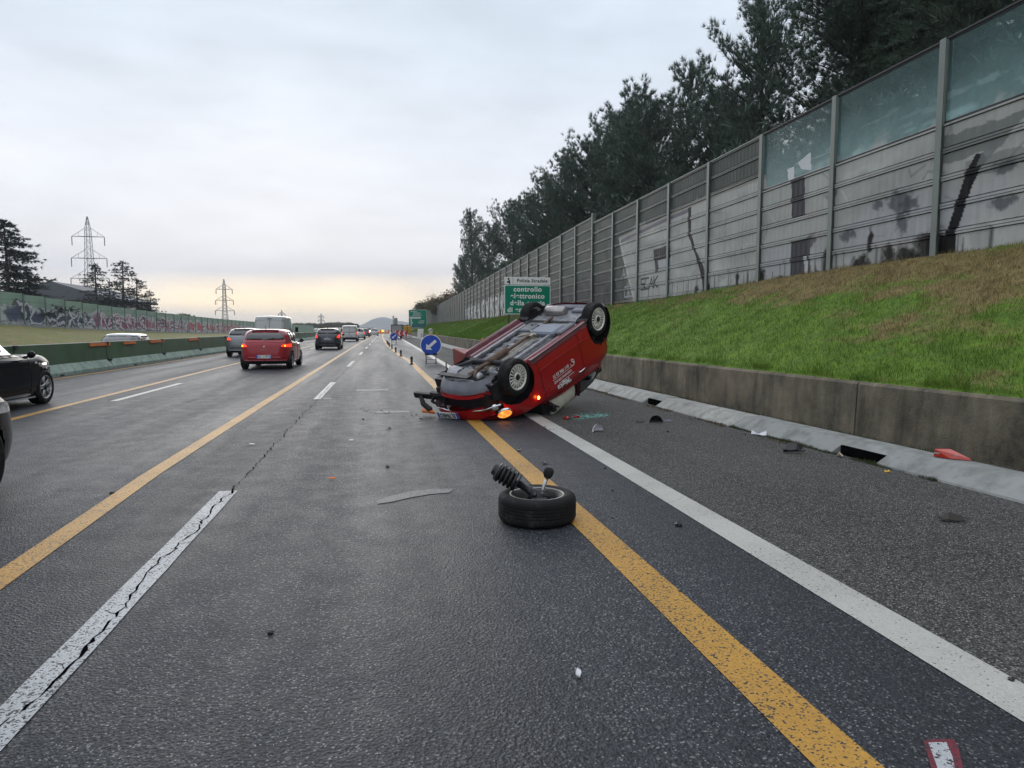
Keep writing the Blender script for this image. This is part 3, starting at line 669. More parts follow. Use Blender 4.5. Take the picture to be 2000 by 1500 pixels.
def lpanel(name, base):
    m = Mat(name); c, a = CL.sample(m, LIM); P = m.pos(); n = m.noise(P, .8, 5)
    b = m.mix(m.rng(n, .3, .7), tuple(q * .85 for q in base), tuple(q * 1.15 for q in base)); m.set(color=m.mix(a, b, c), rough=.6, spec=.3); return m.m
LPAN = lpanel('left_barrier_panel', (.17, .255, .19)); LPOST = simple('left_post', (.10, .15, .12), .6, var=.2)
lbar = tag(empty('noise_barrier', (LX, 64, 1.8)), 'pale green noise barrier covered in coloured graffiti on the far left', 'noise barrier')
def TL(p): return (p[0] - LX, p[1] - 64, p[2] - 1.8)
lst = MB(); y = 40.0
while y < 320:
    z0 = zl(y + 2); H = 2.85; n = 0
    mb = MB(); mb.box((-.1, -.08, z0 - 1.2), (.1, .08, z0 + H + .02)); mb.build('post', LPOST, lbar, loc=TL((LX, y, 0)))
    if y < 180:
        for k in range(5):
            mb = MB(); mb.box((-.04, .09, z0 - .25 + k * .62), (.04, 3.91, z0 - .25 + k * .62 + .60)); mb.build('panel', LPAN, lbar, loc=TL((LX, y, 0)))
    else: lst.box((LX - .04, y + .09, z0 - .25), (LX + .04, y + 3.91, z0 + H))
    y += 4
tag(lst.build('panel', LPAN, lbar, loc=TL((0, 0, 0))), kind='stuff')
mb = MB(); 
for y in np.arange(40, 320, 4.0): mb.box((LX + .12, y, zl(y) - .7), (LX + .5, y + 4, zl(y) + .02))
tag(mb.build('concrete_footing', KERB_M, lbar, loc=TL((0, 0, 0))))

# ---- median barrier
MG = Mat('median_green'); P = MG.pos(); Z = MG.sep(P)[2]; n = MG.noise(P, 1.2, 5); dr = MG.noise(P, 3, 5, .65, sc=(1, 1, .1))
cc = MG.mix(MG.rng(n, .3, .7), (.028, .075, .03), (.05, .105, .045)); cc = MG.mix(MG.rng(dr, .45, .75, 0, .55), cc, (.075, .085, .07)); MG.set(color=cc, rough=.55, spec=.35)
ML = stained('median_foot', (.33, .42, .36), (.22, .30, .25), (.2, .24, .2))
med = tag(empty('median_barrier', (-9.9, 8, 0)), 'dark green steel median barrier with pale green foot between the carriageways', 'median barrier')
PU = [(-.10, .34), (-.06, .95), (.06, .95), (.10, .34)]; PF = [(-.30, 0), (-.30, .10), (-.115, .34), (.115, .34), (.30, .10), (.30, 0)]
for i in range(34):
    y = 2 + i * 6.1; Lm = 6.04 if i < 33 else 500
    if y > 190: break
    mb = MB(); mb.prism([(p[0], p[1]) for p in PU], y, y + Lm, 'xz'); mb.build('barrier_plate', MG.m, med, loc=(0, -8, 0))
    mb = MB(); mb.prism([(p[0], p[1]) for p in PF], y, y + Lm, 'xz'); mb.build('barrier_foot', ML, med, loc=(0, -8, 0))
    mb = MB(); mb.box((.09, y - .10, .28), (.2, y + .16, .36)); mb.box((.06, y - .06, .86), (.14, y + .08, .97)); mb.box((.28, y + 2, 0), (.33, y + 2.2, .05)); mb.build('coupling', DARKST, med, loc=(0, -8, 0))
    mb = MB(); mb.box((-.055, y, .952), (.055, y + Lm, .968)); mb.build('top_strip', simple('pale_edge', (.5, .52, .46), .6), med, loc=(0, -8, 0))
mb = MB(); mb.box((-.1, 210, 0), (.1, 900, .95)); mb.build('barrier_plate', MG.m, med, loc=(0, -8, 0))
for k, (u0, u1, v) in enumerate(((173, 212, 676), (240, 262, 673), (292, 318, 669), (367, 388, 665))):
    a = on_x(u0, v, -9.85); b = on_x(u1, v, -9.85)
    mb = MB(); mb.box((.07, a[1], .83), (.12, b[1], .93)); mb.build('orange_reflector', ORANGE, med, loc=(0, -8, 0))
mb = MB(); mb.prism([(-.30, 0), (-.30, .14), (-.1, .9), (.1, .9), (.3, .14), (.3, 0)], 190, 900, 'xz'); mb.build('barrier_foot', ML, med, loc=(0, -8, 0))
# ------------------------------------------------------------------ car builder: stacked planform rings, evaluated as a smooth surface
def pchip(x, Yv, q):
    """monotone cubic; x (n,), Yv (n,...) values, q (m,)"""
    x = np.asarray(x, float); Yv = np.asarray(Yv, float); h = np.diff(x); sh = (-1,) + (1,) * (Yv.ndim - 1)
    d = np.diff(Yv, axis=0) / h.reshape(sh); m = np.zeros_like(Yv)
    a, b = d[:-1], d[1:]; ok = (a * b) > 0; with_ = np.where(ok, 2 * a * b / np.where(np.abs(a + b) < 1e-12, 1e-12, a + b), 0); m[1:-1] = with_; m[0] = d[0]; m[-1] = d[-1]
    i = np.clip(np.searchsorted(x, q) - 1, 0, len(x) - 2); t = ((q - x[i]) / h[i]).reshape(sh); hh = h[i].reshape(sh)
    return (2*t**3 - 3*t**2 + 1) * Yv[i] + (t**3 - 2*t**2 + t) * hh * m[i] + (-2*t**3 + 3*t**2) * Yv[i+1] + (t**3 - t**2) * hh * m[i+1]
class Body:
    def __init__(s, lv, st):
        s.lv = np.array([l[:5] for l in lv], float); s.z = np.array([l[5] for l in lv], float); s.st = np.array(st, float)[::-1]; s.z = s.z[:, ::-1]; s.nl = len(lv)
        ph = np.linspace(0, PI, 2001); r = s.lv[3]; x, y = s._plan(ph, *[np.full(2001, v) for v in r]); L_ = np.concatenate([[0], np.cumsum(np.hypot(np.diff(x), np.diff(y)))]); s.ph = ph; s.al = L_ / L_[-1]
    def _plan(s, ph, xf, xr, w, nf, nr):
        c, sn = np.cos(ph), np.abs(np.sin(ph)); a = (xf - xr) / 2; n = np.where(c > 0, nf, nr); n = nf + (nr - nf) * np.clip(.5 - c * 1.5, 0, 1)
        # scale rays by the aspect so corners round evenly
        rho = (np.abs(c) ** n + sn ** n) ** (1 / n); return (xf + xr) / 2 + a * c / rho, w * sn / rho
    def __call__(s, S, V):
        ph = np.interp(S, s.al, s.ph); k = np.arange(s.nl); p = pchip(k, s.lv, np.clip(V, 0, s.nl - 1)); zz = pchip(k, s.z, np.clip(V, 0, s.nl - 1))
        x, y = s._plan(ph, *p.T)
        st = s.st; i = np.clip(np.searchsorted(st, x) - 1, 0, len(st) - 2); t = np.clip((x - st[i]) / (st[i+1] - st[i]), -.5, 1.5)
        r = np.arange(len(x)); d = np.gradient(zz, st, axis=1); h = st[i+1] - st[i]; t = np.clip(t, 0, 1)
        z = (2*t**3 - 3*t**2 + 1) * zz[r, i] + (t**3 - 2*t**2 + t) * h * d[r, i] + (-2*t**3 + 3*t**2) * zz[r, i+1] + (t**3 - t**2) * h * d[r, i+1]
        return np.stack([x, y, z], 1)
def in_poly(P, poly):
    X, Z = P[:, 0], P[:, 1]; ins = np.zeros(len(P), bool); n = len(poly)
    for k in range(n):
        (xa, za), (xb, zb) = poly[k], poly[(k + 1) % n]
        if za == zb: continue
        ins ^= ((za > Z) != (zb > Z)) & (X < (xb - xa) * (Z - za) / (zb - za) + xa)
    return ins
def near_poly(P, poly):
    best = np.full(len(P), 1e9); Q = np.zeros_like(P); n = len(poly)
    for k in range(n):
        a = np.array(poly[k]); d = np.array(poly[(k + 1) % n]) - a; t = np.clip(((P - a) @ d) / (d @ d + 1e-12), 0, 1)[:, None]; q = a + t * d; D = np.hypot(*(P - q).T); m = D < best; best[m] = D[m]; Q[m] = q[m]
    return best, Q
def circ(cx, cz, r, n=40, flat=None): return [(cx + r * math.cos(2*PI*k/n), cz + r * math.sin(2*PI*k/n)) for k in range(n)]
def roundpoly(poly, r=.03, n=4):
    out_ = []; m = len(poly)
    for i in range(m):
        p0, p, p1 = Vector(poly[i-1]), Vector(poly[i]), Vector(poly[(i+1) % m]); a = p + (p0 - p).normalized() * min(r, (p0 - p).length * .4); b = p + (p1 - p).normalized() * min(r, (p1 - p).length * .4)
        for k in range(n + 1): t = k / n; out_.append(tuple(a * (1-t)**2 + p * 2*t*(1-t) + b * t*t))
    return out_
PL = {'xz': (0, 2), 'yz': (1, 2), 'xy': (0, 1)}
def car_skin(B, regions, NS, NV, cell):
    """regions: dict(name, mat, plane, poly, S=(a,b), out, drop, side) -> {name: (verts, faces, normals)} for the left half"""
    S, V = np.meshgrid(np.linspace(0, 1, NS), np.linspace(0, B.nl - 1, NV)); S = S.ravel().copy(); V = V.ravel().copy()
    moved = np.zeros(len(S), bool)
    for R in regions:
        ax = PL[R['plane']]
        for it in range(3):
            P3 = B(S, V); P = P3[:, ax]; ok = (S >= R['S'][0] - .02) & (S <= R['S'][1] + .02) & (V >= R.get('V', (0, 99))[0] - .3) & (V <= R.get('V', (0, 99))[1] + .3)
            d, Q = near_poly(P, R['poly'])
            if it == 0: sel = ok & (d < cell * .55) & ~moved & (S > 1e-6) & (S < 1 - 1e-6)
            e = 1e-4; Js = (B(S + e, V) - B(S - e, V))[:, ax] / (2*e); Jv = (B(S, V + e) - B(S, V - e))[:, ax] / (2*e)
            det = Js[:, 0] * Jv[:, 1] - Js[:, 1] * Jv[:, 0]; g = sel & (np.abs(det) > .004); D = Q - P
            ds = (D[:, 0] * Jv[:, 1] - D[:, 1] * Jv[:, 0]); dv = (Js[:, 0] * D[:, 1] - Js[:, 1] * D[:, 0]); dd = np.where(g, det, 1)
            ds = np.clip(ds / dd, -.7 / NS, .7 / NS); dv = np.clip(dv / dd, -.7 * B.nl / NV, .7 * B.nl / NV)
            S[g] = np.clip(S[g] + ds[g], 0, 1); V[g] = np.clip(V[g] + dv[g], 0, B.nl - 1)
        moved |= sel
    P3 = B(S, V); I = np.arange(NS * NV).reshape(NV, NS); Fq = np.stack([I[:-1, :-1], I[:-1, 1:], I[1:, 1:], I[1:, :-1]], -1).reshape(-1, 4)
    e = 2e-3; nS = B(np.clip(S + e, 0, 1), V) - B(np.clip(S - e, 0, 1), V); nV = B(S, np.clip(V + e * 3, 0, B.nl - 1)) - B(S, np.clip(V - e * 3, 0, B.nl - 1)); Nn = np.cross(nS, nV); ln = np.linalg.norm(Nn, axis=1); Nn /= np.maximum(ln, 1e-9)[:, None]
    cen = P3[:, :2].mean(0); 
    if np.sum(Nn * (P3 - [P3[:, 0].mean(), 0, P3[:, 2].mean()])) < 0: Nn = -Nn
    C = P3[Fq].mean(1); Sc = S[Fq].mean(1); Vc = V[Fq].mean(1); lab = np.full(len(Fq), -1)
    for i, R in enumerate(regions):
        vr = R.get('V', (0, 99)); m = (lab == -1) & (Sc >= R['S'][0]) & (Sc <= R['S'][1]) & (Vc >= vr[0]) & (Vc <= vr[1]) & in_poly(C[:, PL[R['plane']]], R['poly']); lab[m] = i
    return P3, Fq, Nn, lab
def wheel_parts(R, w, style, rim_mat, rr=None):
    key = ('w', R, w, style, rim_mat.name)
    if key in MATS: return MATS[key]
    rr = rr or R * .70; t = MB(); h = w / 2
    t.lathe([(rr - .012, -h + .012), (rr + .012, -h), (rr + (R - rr) * .45, -h - .008), (R - .026, -h + .002), (R - .009, -h + .012), (R - .002, -h + .028), (R, -h + .036), *[q for c_ in (-.036, -.012, .012, .036) for q in ((R, c_ - .0065), (R, c_ - .0042), (R - .006, c_ - .0038), (R - .006, c_ + .0038), (R, c_ + .0042), (R, c_ + .0065))], (R, h - .036), (R - .002, h - .028), (R - .009, h - .012), (R - .026, h - .002), (rr + (R - rr) * .45, h + .008), (rr + .012, h), (rr - .012, h - .012)], 40)
    tm = t.mesh('tyre', RUB, smooth=True)
    m = MB()   # rim: outer face is at +y
    m.lathe([(rr - .002, h - .004), (rr - .012, h - .002), (rr - .024, h - .014), (rr - .03, h - .05), (rr - .035, 0), (rr - .02, -h + .02), (rr - .004, -h + .006)], 40)
    m.m = 0
    def spoke(a, w0, w1, r0, r1, d0, d1, th=.02):
        ca, sa = math.cos(a), math.sin(a); P = []
        for (r, ww, d) in ((r0, w0, d0), (r1, w1, d1)):
            for (q, dd) in ((-ww, d - th), (ww, d - th), (ww, d), (-ww, d)): P.append((r * ca - q * sa, dd, r * sa + q * ca))
        m.add(P, [(0,1,2,3), (4,7,6,5), (0,4,5,1), (1,5,6,2), (2,6,7,3), (3,7,4,0)])
    if style == 'multi':
        for k in range(18): spoke(2*PI*k/18, .0085, .0095, rr * .30, rr - .018, h - .018, h - .016)
        m.lathe([(rr * .36, h - .03), (rr * .36, h - .012), (rr * .25, h - .010), (.001, h - .014)], 24)
    elif style == 'five':
        for k in range(5):
            a = 2*PI*k/5
            for o in (-.17, .17): spoke(a + o, .020, .013, rr * .16, rr - .02, h - .025, h - .012, .03)
        m.lathe([(rr * .3, h - .05), (rr * .3, h - .022), (.001, h - .018)], 20)
    else:
        for k in range(9): spoke(2*PI*k/9, .03, .026, rr * .2, rr - .02, h - .03, h - .016)
        m.lathe([(rr * .3, h - .05), (rr * .3, h - .022), (.001, h - .018)], 20)
    m.m = 1; m.lathe([(rr * .24, h - .0105), (rr * .22, h - .004), (.001, h - .003)], 20); m.lathe([(rr - .036, -.03), (rr * .5, -.035), (.001, -.035)], 24); m.lathe([(rr * .75, -.012), (rr * .75, .004), (.05, .006)], 24)
    rm = m.mesh('rim', [rim_mat, DARKST], smooth=False)
    me = rm; me.polygons.foreach_set('use_smooth', [True] * len(me.polygons)); 
    MATS[key] = (tm, rm); return tm, rm
def add_wheel(parent, x, y, z, R, w, style, rim_mat, name='wheel', steer=0):
    tm, rm = wheel_parts(R, w, style, rim_mat); e = empty(name, (x, y, z), (0, 0, (0 if y > 0 else PI) + steer), parent)
    link('tyre', tm, e); link('rim', rm, e); return e
def plate_meshes(parent, txt, loc, rot, w=.52, h=.11, name='licence_plate'):
    b = MB(); b.box((-w/2, -h/2, -.006), (w/2, h/2, 0)); o = b.build(name, WHITEP, parent, loc, rot)
    b = MB(); b.box((-w/2, -h/2, -.004), (-w/2 + .045, h/2, .002)); b.box((w/2 - .045, -h/2, -.004), (w/2, h/2, .002)); b.build('blue_band', BLUEP, o)
    link('lettering', text_mesh(txt, h * .92, PLAS, .001, bold=.002), o, (0, 0, .002)); return o
RED_GLOW = glow('tail_light_lit', (.8, .03, .01), 1.3); RED_OFF = simple('tail_light_red', (.30, .012, .01), .15, var=.1, coat=1); AMB = glow('amber_light', (1, .28, .02), 3.2)
LENS = simple('lamp_lens', (.35, .36, .36), .1, var=.1, coat=1); WARM = glow('lamp_lit_white', (1, .9, .75), 6)
def build_car(name, label, cat, loc, P, col, group=None, NS=96, NV=52, rz=PI/2, rot=None, regs=(), plate=None, rim='five', rim_mat=None, drop_side=(), wheels=(1, 1, 1, 1), closed=True, extra=None):
    root = tag(empty(name, loc, rot if rot else (0, 0, rz)), label, cat, group)
    nose, tail, Wd, H, clr = P['nose'], P['tail'], P['W'] / 2, P['H'], P['clr']; wb = P['wb']; Rw = P['R']; cowl, wsx, roofr = P['cowl'], P['wsx'], P['roofr']; hz0, hz1, bf, br = P['hz0'], P['hz1'], P['bf'], P['br']; wr = P['wr'] * Wd; grx = P.get('grx', tail + .12); zt = P.get('zt', br)
    st = [nose, .0, cowl, -wb * .55, -wb, tail]; nf, nr = P.get('nf', 3.4), P.get('nr', 4.6)
    m1 = (clr + hz0) / 2
    def zr(*a): return list(a)
    lv = [[nose - .16, tail + .14, Wd * .90, nf, nr, zr(*[clr] * 6)],
          [nose - .05, tail + .04, Wd * .975, nf, nr, zr(*[clr + .13] * 6)],
          [nose, tail, Wd, nf, nr, zr(m1, m1 + .02, m1 + .03, m1 + .03, m1 + .03, m1 + .03)],
          [nose - .04, tail + .02, Wd, nf, nr, zr(hz0 - .08, hz0, bf - .17, bf - .18, br - .17, zt - .16)],
          [nose - .16, tail + .07, Wd * .965, nf, nr, zr(hz0, (hz0 + hz1) / 2 + .03, bf - .05, bf - .045, br - .05, zt - .04)],
          [nose - .16 + (cowl - nose) * .42, tail + .09, Wd * .945, nf, nr, zr(hz0 + .03, (hz0 + hz1) / 2 + .085, bf - .025, bf - .02, br - .025, zt - .015)],
          [cowl, grx, Wd * .925, 3.6, nr, zr(hz1, hz1, hz1, bf + .01, br + .01, zt + .02)],
          [cowl + (wsx - cowl) * .56, grx + (roofr - grx) * .40, Wd * .925 + (wr - Wd * .925) * .42, 4.0, nr, [hz1 + (H - hz1) * .55] * 6],
          [wsx, roofr, wr, 4.2, nr, [H - .075, H - .075, H - .085, H - .07, H - .075, H - .085]],
          [wsx - .14, roofr + .08, wr * .72, 4, 4, [H - .03, H - .03, H - .035, H - .022, H - .03, H - .04]],
          [wsx - .35, roofr + .25, wr * .30, 4, 4, [H - .012, H - .012, H - .012, H - .004, H - .012, H - .02]],
          [wsx - .45, roofr + .35, .004, 4, 4, [H - .008, H - .008, H - .008, H, H - .008, H - .015]]]
    B = Body(lv, st); cell = max(B.al[-1] * 0 + (abs(nose - tail) + 2 * Wd) / NS, 1.9 / NV)
    ra = Rw + P.get('gap', .045); Az = Rw + P.get('adz', 0)
    R_ = [dict(name='arch', drop=True, plane='xz', poly=[(0 + ra * math.cos(a), Az + ra * math.sin(a)) for a in np.linspace(-.7, PI + .7, 30)] , S=(.03, .97), V=(0, 4.6)),
          dict(name='arch', drop=True, plane='xz', poly=[(-wb + ra * math.cos(a), Az + ra * math.sin(a)) for a in np.linspace(-.7, PI + .7, 30)], S=(.03, .97), V=(0, 4.6))]
    R_ += [dict(r) for r in regs]
    P3, Fq, Nn, lab = car_skin(B, R_, NS, NV, cell)
    def emit(mask, nm, mat, out_=0.0, sides=(1, -1), one=True, parent=root, xf=None, smooth=True, lab_=None):
        F_ = Fq[mask]
        if not len(F_): return None
        idx = np.unique(F_); rm = -np.ones(len(P3), int); rm[idx] = np.arange(len(idx)); V = P3[idx] + Nn[idx] * out_
        objs = []; acc_v, acc_f = [], []
        for sd in sides:
            v = V.copy(); v[:, 1] *= sd; f = rm[F_]; f = f[:, ::-1] if sd < 0 else f
            if one: acc_f.append(f + sum(len(a) for a in acc_v)); acc_v.append(v)
            else: objs.append((v, f))
        if one: objs = [(np.concatenate(acc_v), np.concatenate(acc_f))]
        res = []
        for v, f in objs:
            me = bpy.data.meshes.new(nm); me.from_pydata(v.tolist(), [], f.tolist()); me.materials.append(mat)
            bm = bmesh.new(); bm.from_mesh(me); bmesh.ops.remove_doubles(bm, verts=bm.verts, dist=.0006); bmesh.ops.recalc_face_normals(bm, faces=bm.faces)
            bm.to_mesh(me); bm.free()
            if smooth: me.polygons.foreach_set('use_smooth', [True] * len(me.polygons))
            o = link(nm, me, parent); res.append(o)
            if lab_: o['label'] = lab_
        return res
    emit(lab == -1, 'body', col)
    for i, R in enumerate(R_):
        if R.get('drop'): continue
        sides = R.get('sides', (1, -1)); 
        r = emit(lab == i, R['name'], R['mat'], R.get('out', 0), sides, R.get('one', True))
        if r and R.get('xf'): 
            for o in r: o.location = R['xf'][0]; o.rotation_euler = R['xf'][1]
        # weather strip / shut line following the outline on the surface
        if R.get('seal') :
            q = np.array(R['poly']); Pp = P3[:, PL[R['plane']]]; okm = (np.abs(Nn[:, 0 if R['plane'] == 'yz' else 1]) > .2)
            for sd in (1, -1):
                if sd not in sides: continue
                pts = []; Q = np.array(R['poly'] + [R['poly'][0]]); dense = []
                for a, b in zip(Q[:-1], Q[1:]):
                    k = max(1, int(np.hypot(*(b - a)) / .03)); dense += [a + (b - a) * t / k for t in range(k)]
                dense.append(Q[0]); idx = np.where((lab == i))[0]; vid = np.unique(Fq[idx])
                if not len(vid): continue
                for p in dense:
                    j = vid[np.argmin(np.sum((Pp[vid] - p) ** 2, 1))]; pt = P3[j].copy(); pt[list(PL[R['plane']])] = p; pt[1] = pt[1] * sd if R['plane'] != 'yz' or sd == -1 else pt[1]; pts.append(pt + Nn[j] * np.array([1, sd, 1]) * .002)
                t = MB(); t.tube(pts, R['seal'], 4, cap=False); t.build(R.get('seal_name', 'seal'), PLAS, root)
    # floor, arch liners
    if closed:
        f = MB(); ph = np.linspace(0, 2*PI, 33)[:-1]; x, y = B._plan(ph % (2*PI), *[np.full(32, q) for q in (nose - .18, tail + .16, Wd * .88, nf, nr)]); y = np.where(ph > PI, -y, y)
        f.prism(list(zip(x, y)), clr + .01, clr + .05, 'xy'); f.build('underfloor', PLAS, root)
    sw_ = B(np.linspace(0, .5, 300), np.full(300, 1.6)); yw_ = lambda x: float(np.interp(x, sw_[::-1, 0], sw_[::-1, 1]))
    for xc in (0, -wb):
        for sd in (1, -1):
            l = MB()
            n = 18; y0, y1 = sd * (Wd * .955), sd * (Wd - .27); A = [(xc + (ra + .004) * math.cos(a), Az + (ra + .004) * math.sin(a)) for a in np.linspace(-.75, PI + .75, n)]
            l.add([(a[0], sd * min(abs(y0), max(Wd - .26, yw_(a[0]) - .035)) if xc == 0 else y0, max(a[1], clr)) for a in A] + [(a[0], y1, max(a[1], clr)) for a in A], [(i, i+1, n+i+1, n+i) for i in range(n-1)]); l.add([(a[0], y1, max(a[1], clr)) for a in A], [tuple(range(n))])
            l.build('arch_liner', PLAS, root, fixn=False)
    k = 0
    for (xc, sd) in ((0, 1), (0, -1), (-wb, 1), (-wb, -1)):
        if wheels[k]: add_wheel(root, xc, sd * (Wd - P.get('ww', .2) / 2 - P.get('wi', .02)), Rw, Rw, P.get('ww', .2), rim, rim_mat or SILVER)
        k += 1
    return root, B
def mirror(root, x, y, z, mat, s=1.0, cap=None):
    for sd in (1, -1):
        b = MB(); pts = [(x + .02, sd * (y - .05), z - .02), (x, sd * (y + .05), z)]; b.tube(pts, [.025, .02], 6); o = b.build('wing_mirror', PLAS, root)
        c = MB(); prof = [(.0, -.01), (.06, .0), (.085, .05), (.07, .11), (.0, .16)]
        c.lathe([(r * s, a * s) for r, a in prof], 14, 'y', (0, 0, 0)); me = c.mesh('mirror_shell', mat, smooth=True); q = link('mirror_shell', me, o, (x, sd * (y + .03), z + .03), (0, 0, 0 if sd > 0 else PI)); q.scale = (.62, 1.0, .95)

# ---- generic region sets
def side_windows(P, pillars, zlo, zhi, tilt=.0, front=None, rear=None):
    """quads between pillar x positions: list of ((x_lo_front,x_hi_front),(x_lo_rear,x_hi_rear))"""
    out_ = []
    for (a, b) in pillars: out_.append(dict(name='side_window', mat=GLASSD, plane='xz', poly=roundpoly([(a[0], zlo), (b[0], zlo + .015), (b[1], zhi), (a[1], zhi)], .045), S=(.05, .95), V=(5.9, 8.4), one=False, out=-.006, seal=.008, seal_name='window_seal'))
    return out_
def windshield(P): 
    h1, H, w = P['hz1'], P['H'], P['W'] / 2
    return dict(name='windscreen', mat=GLASSD, plane='yz', poly=roundpoly([(-w*.9*.93, h1 + .03), (w*.9*.93, h1 + .03), (w*P['wr']*.88, H - .10), (-w*P['wr']*.88, H - .10)], .06), S=(0, .3), V=(6.02, 8.3), out=-.004)
def rear_glass(P, zlo, zhi, w0, w1, seal=True):
    return dict(name='rear_window', mat=GLASSD, plane='yz', poly=roundpoly([(-w0, zlo), (w0, zlo), (w1, zhi), (-w1, zhi)], .05), S=(.6, 1), V=(5.5, 8.9), out=-.003)
def door(x0, x1, z0, z1, xs=.0, name='door', mat=None, rearc=0): return dict(name=name, mat=mat, plane='xz', poly=roundpoly([(x0, z0), (x1 + rearc, z0), (x1, z0 + .25), (x1 + xs, z1), (x0 - .02, z1)], .05), S=(.1, .9), V=(0, 6.05), one=False, out=.0, seal=.0045, seal_name='shut_line')
def tail_lamp(poly, mat=RED_GLOW, name='tail_light', out=.006): return dict(name=name, mat=mat, plane='yz', poly=roundpoly(poly, .02, 3), S=(.765, 1), V=(2.2, 7), one=False, out=out)
def hatch(L=3.97, W=1.74, H=1.45, wb=2.5, fo=.8, **k):
    nose = fo; tail = -(L - fo); d = dict(nose=nose, tail=tail, W=W, H=H, clr=.19, wb=wb, R=.31, cowl=-.28, wsx=-1.05, roofr=tail + .42, hz0=.72, hz1=.98, bf=.93, br=1.0, wr=.74, grx=tail + .14, zt=1.0, ww=.2); d.update(k); return d
def hatch_regs(P, lamp, col, pz=.55):
    wb = P['wb']; H = P['H']; w = P['W'] / 2; zl = P['bf'] + .03; r = []
    r += side_windows(P, [((-.48, -.98), (-1.28, -1.26)), ((-1.34, -1.32), (-2.02, -1.98)), ((-2.08, -2.04), (P['tail'] + .62, P['tail'] + .75))], zl + .01, H - .115)
    r.append(windshield(P)); r.append(rear_glass(P, P['zt'] + .06, H - .13, w * .78, w * .62))
    r += lamp
    r.append(dict(name='tailgate', mat=col, plane='yz', poly=roundpoly([(-w*.72, pz), (w*.72, pz), (w*.86, P['zt'] - .02), (-w*.86, P['zt'] - .02)], .05), S=(.75, 1), V=(1.5, 6.4), seal=.004, seal_name='shut_line'))
    r.append(dict(name='lower_bumper', mat=PLAS, plane='yz', poly=[(-2, 0), (2, 0), (2, P['clr'] + .12), (-2, P['clr'] + .12)], S=(.83, 1), V=(0, 2)))
    r.append(door(-.42, -1.28, P['clr'] + .10, zl - .02, name='door', mat=col)); r.append(door(-1.30, -2.0, P['clr'] + .10, zl - .02, name='door', mat=col))
    r.append(dict(name='headlight', mat=LENS, plane='yz', poly=roundpoly([(w*.5, P['hz0'] - .10), (w*.95, P['hz0'] - .08), (w*.98, P['hz0'] + .04), (w*.6, P['hz0'] - .0)], .02), S=(0, .3), V=(2, 5), one=False, out=.004))
    return r
def rear_details(root, P, txt=None, pz=.50, wiper=True, badge=True, antenna=True):
    tx = P['tail']; 
    if txt: plate_meshes(root, txt, (tx - .012, 0, pz), (PI/2, 0, -PI/2))
    H = P['H']
    if wiper: b = MB(); b.tube([(tx + .10, 0, P['zt'] + .05), (tx + .10, -.34, P['zt'] + .12)], .012, 5); b.build('rear_wiper', PLAS, root)
    if badge: b = MB(); b.lathe([(.052, 0), (.052, .01), (.038, .012), (.038, .004)], 20, 'x', (tx + .02, 0, P['zt'] - .17)); b.lathe([(.036, 0), (.001, .0)], 16, 'x', (tx + .012, 0, P['zt'] - .17)); b.build('round_badge', CHROME, root)
    if antenna: b = MB(); b.tube([(P['roofr'] + .12, 0, H - .03), (P['roofr'] + .0, 0, H + .12)], [.012, .004], 5); b.build('aerial', PLAS, root)
    b = MB(); b.box((P['roofr'] - .04, -.45, H - .075), (P['roofr'] + .10, .45, H - .045)); b.build('roof_spoiler', PLAS, root, bevel=.01)
RP = paint('paint_dark_red', (.30, .012, .022), coat=.6, spec=.3, dirt=.12); FRED = paint('paint_red', (.31, .005, .007), dirt=.14, coat=.28, spec=.2, dents=True); GREYP = paint('paint_silver', (.20, .21, .22), flake=.5); BLKP = paint('paint_black', (.003, .004, .007), rough=.2, dirt=.01, spec=.05, coat=.14); DGR = paint('paint_dark_grey', (.022, .026, .036), flake=.2); WHP = paint('paint_white', (.55, .55, .53)); WHV = paint('paint_white_van', (.42, .425, .41)); GR2 = paint('paint_mid_grey', (.14, .15, .16), flake=.3)

# ---- 1. dark red hatchback, seen from behind
P = hatch(4.06, 1.765, 1.43, 2.54, .82, hz0=.74, hz1=.98, bf=.93, br=1.0, zt=.98, wr=.72)
w = P['W'] / 2
root, B = build_car('hatchback', 'dark red hatchback driving away with its right indicator side lit, beside the silver one', 'car', (-4.13, 27.75, 0), P, RP,
    regs=hatch_regs(P, [tail_lamp([(w*.62, .80), (w*.99, .78), (w*1.0, .90), (w*.70, .875)])], RP, .42), NS=110, NV=60)
root['label'] = 'dark red hatchback driving away in the middle lane with amber tail lights lit'
rear_details(root, P, 'GC 119TL', .46); mirror(root, -.55, .86, .95, PLAS)
for sd in (1, -1): b = MB(); b.lathe([(.03, 0), (.028, .012), (.001, .014)], 12, 'x', (P['tail'] + .03, sd * w * .80, .835)); b.build('indicator', AMB, root)
link('lettering', text_mesh('CORSA', .055, CHROME, .003, spacing=1.7), root, (P['tail'] + .003, 0, .70), (PI/2, 0, -PI/2))
b = MB(); b.box((P['tail'] - .0, -.04, .36), (P['tail'] + .04, .04, .39)); b.box((P['tail'] + .01, -.55, .385), (P['tail'] + .05, .55, .392)); b.build('bumper_trim', RED_OFF, root)
# ---- 2. silver crossover
P = hatch(4.2, 1.80, 1.47, 2.6, .85, hz0=.80, hz1=1.02, bf=.98, br=1.05, zt=1.03, R=.33, clr=.21); w = P['W'] / 2
root, B = build_car('crossover', 'silver grey crossover half hidden behind the dark red hatchback', 'car', (-7.1, 39.4, 0), P, GREYP, regs=hatch_regs(P, [tail_lamp([(w*.60, .86), (w*.99, .84), (w*1.0, .98), (w*.72, .97)])], GREYP, .5), NS=80, NV=44)
rear_details(root, P, None, .6); mirror(root, -.55, .88, 1.0, PLAS)
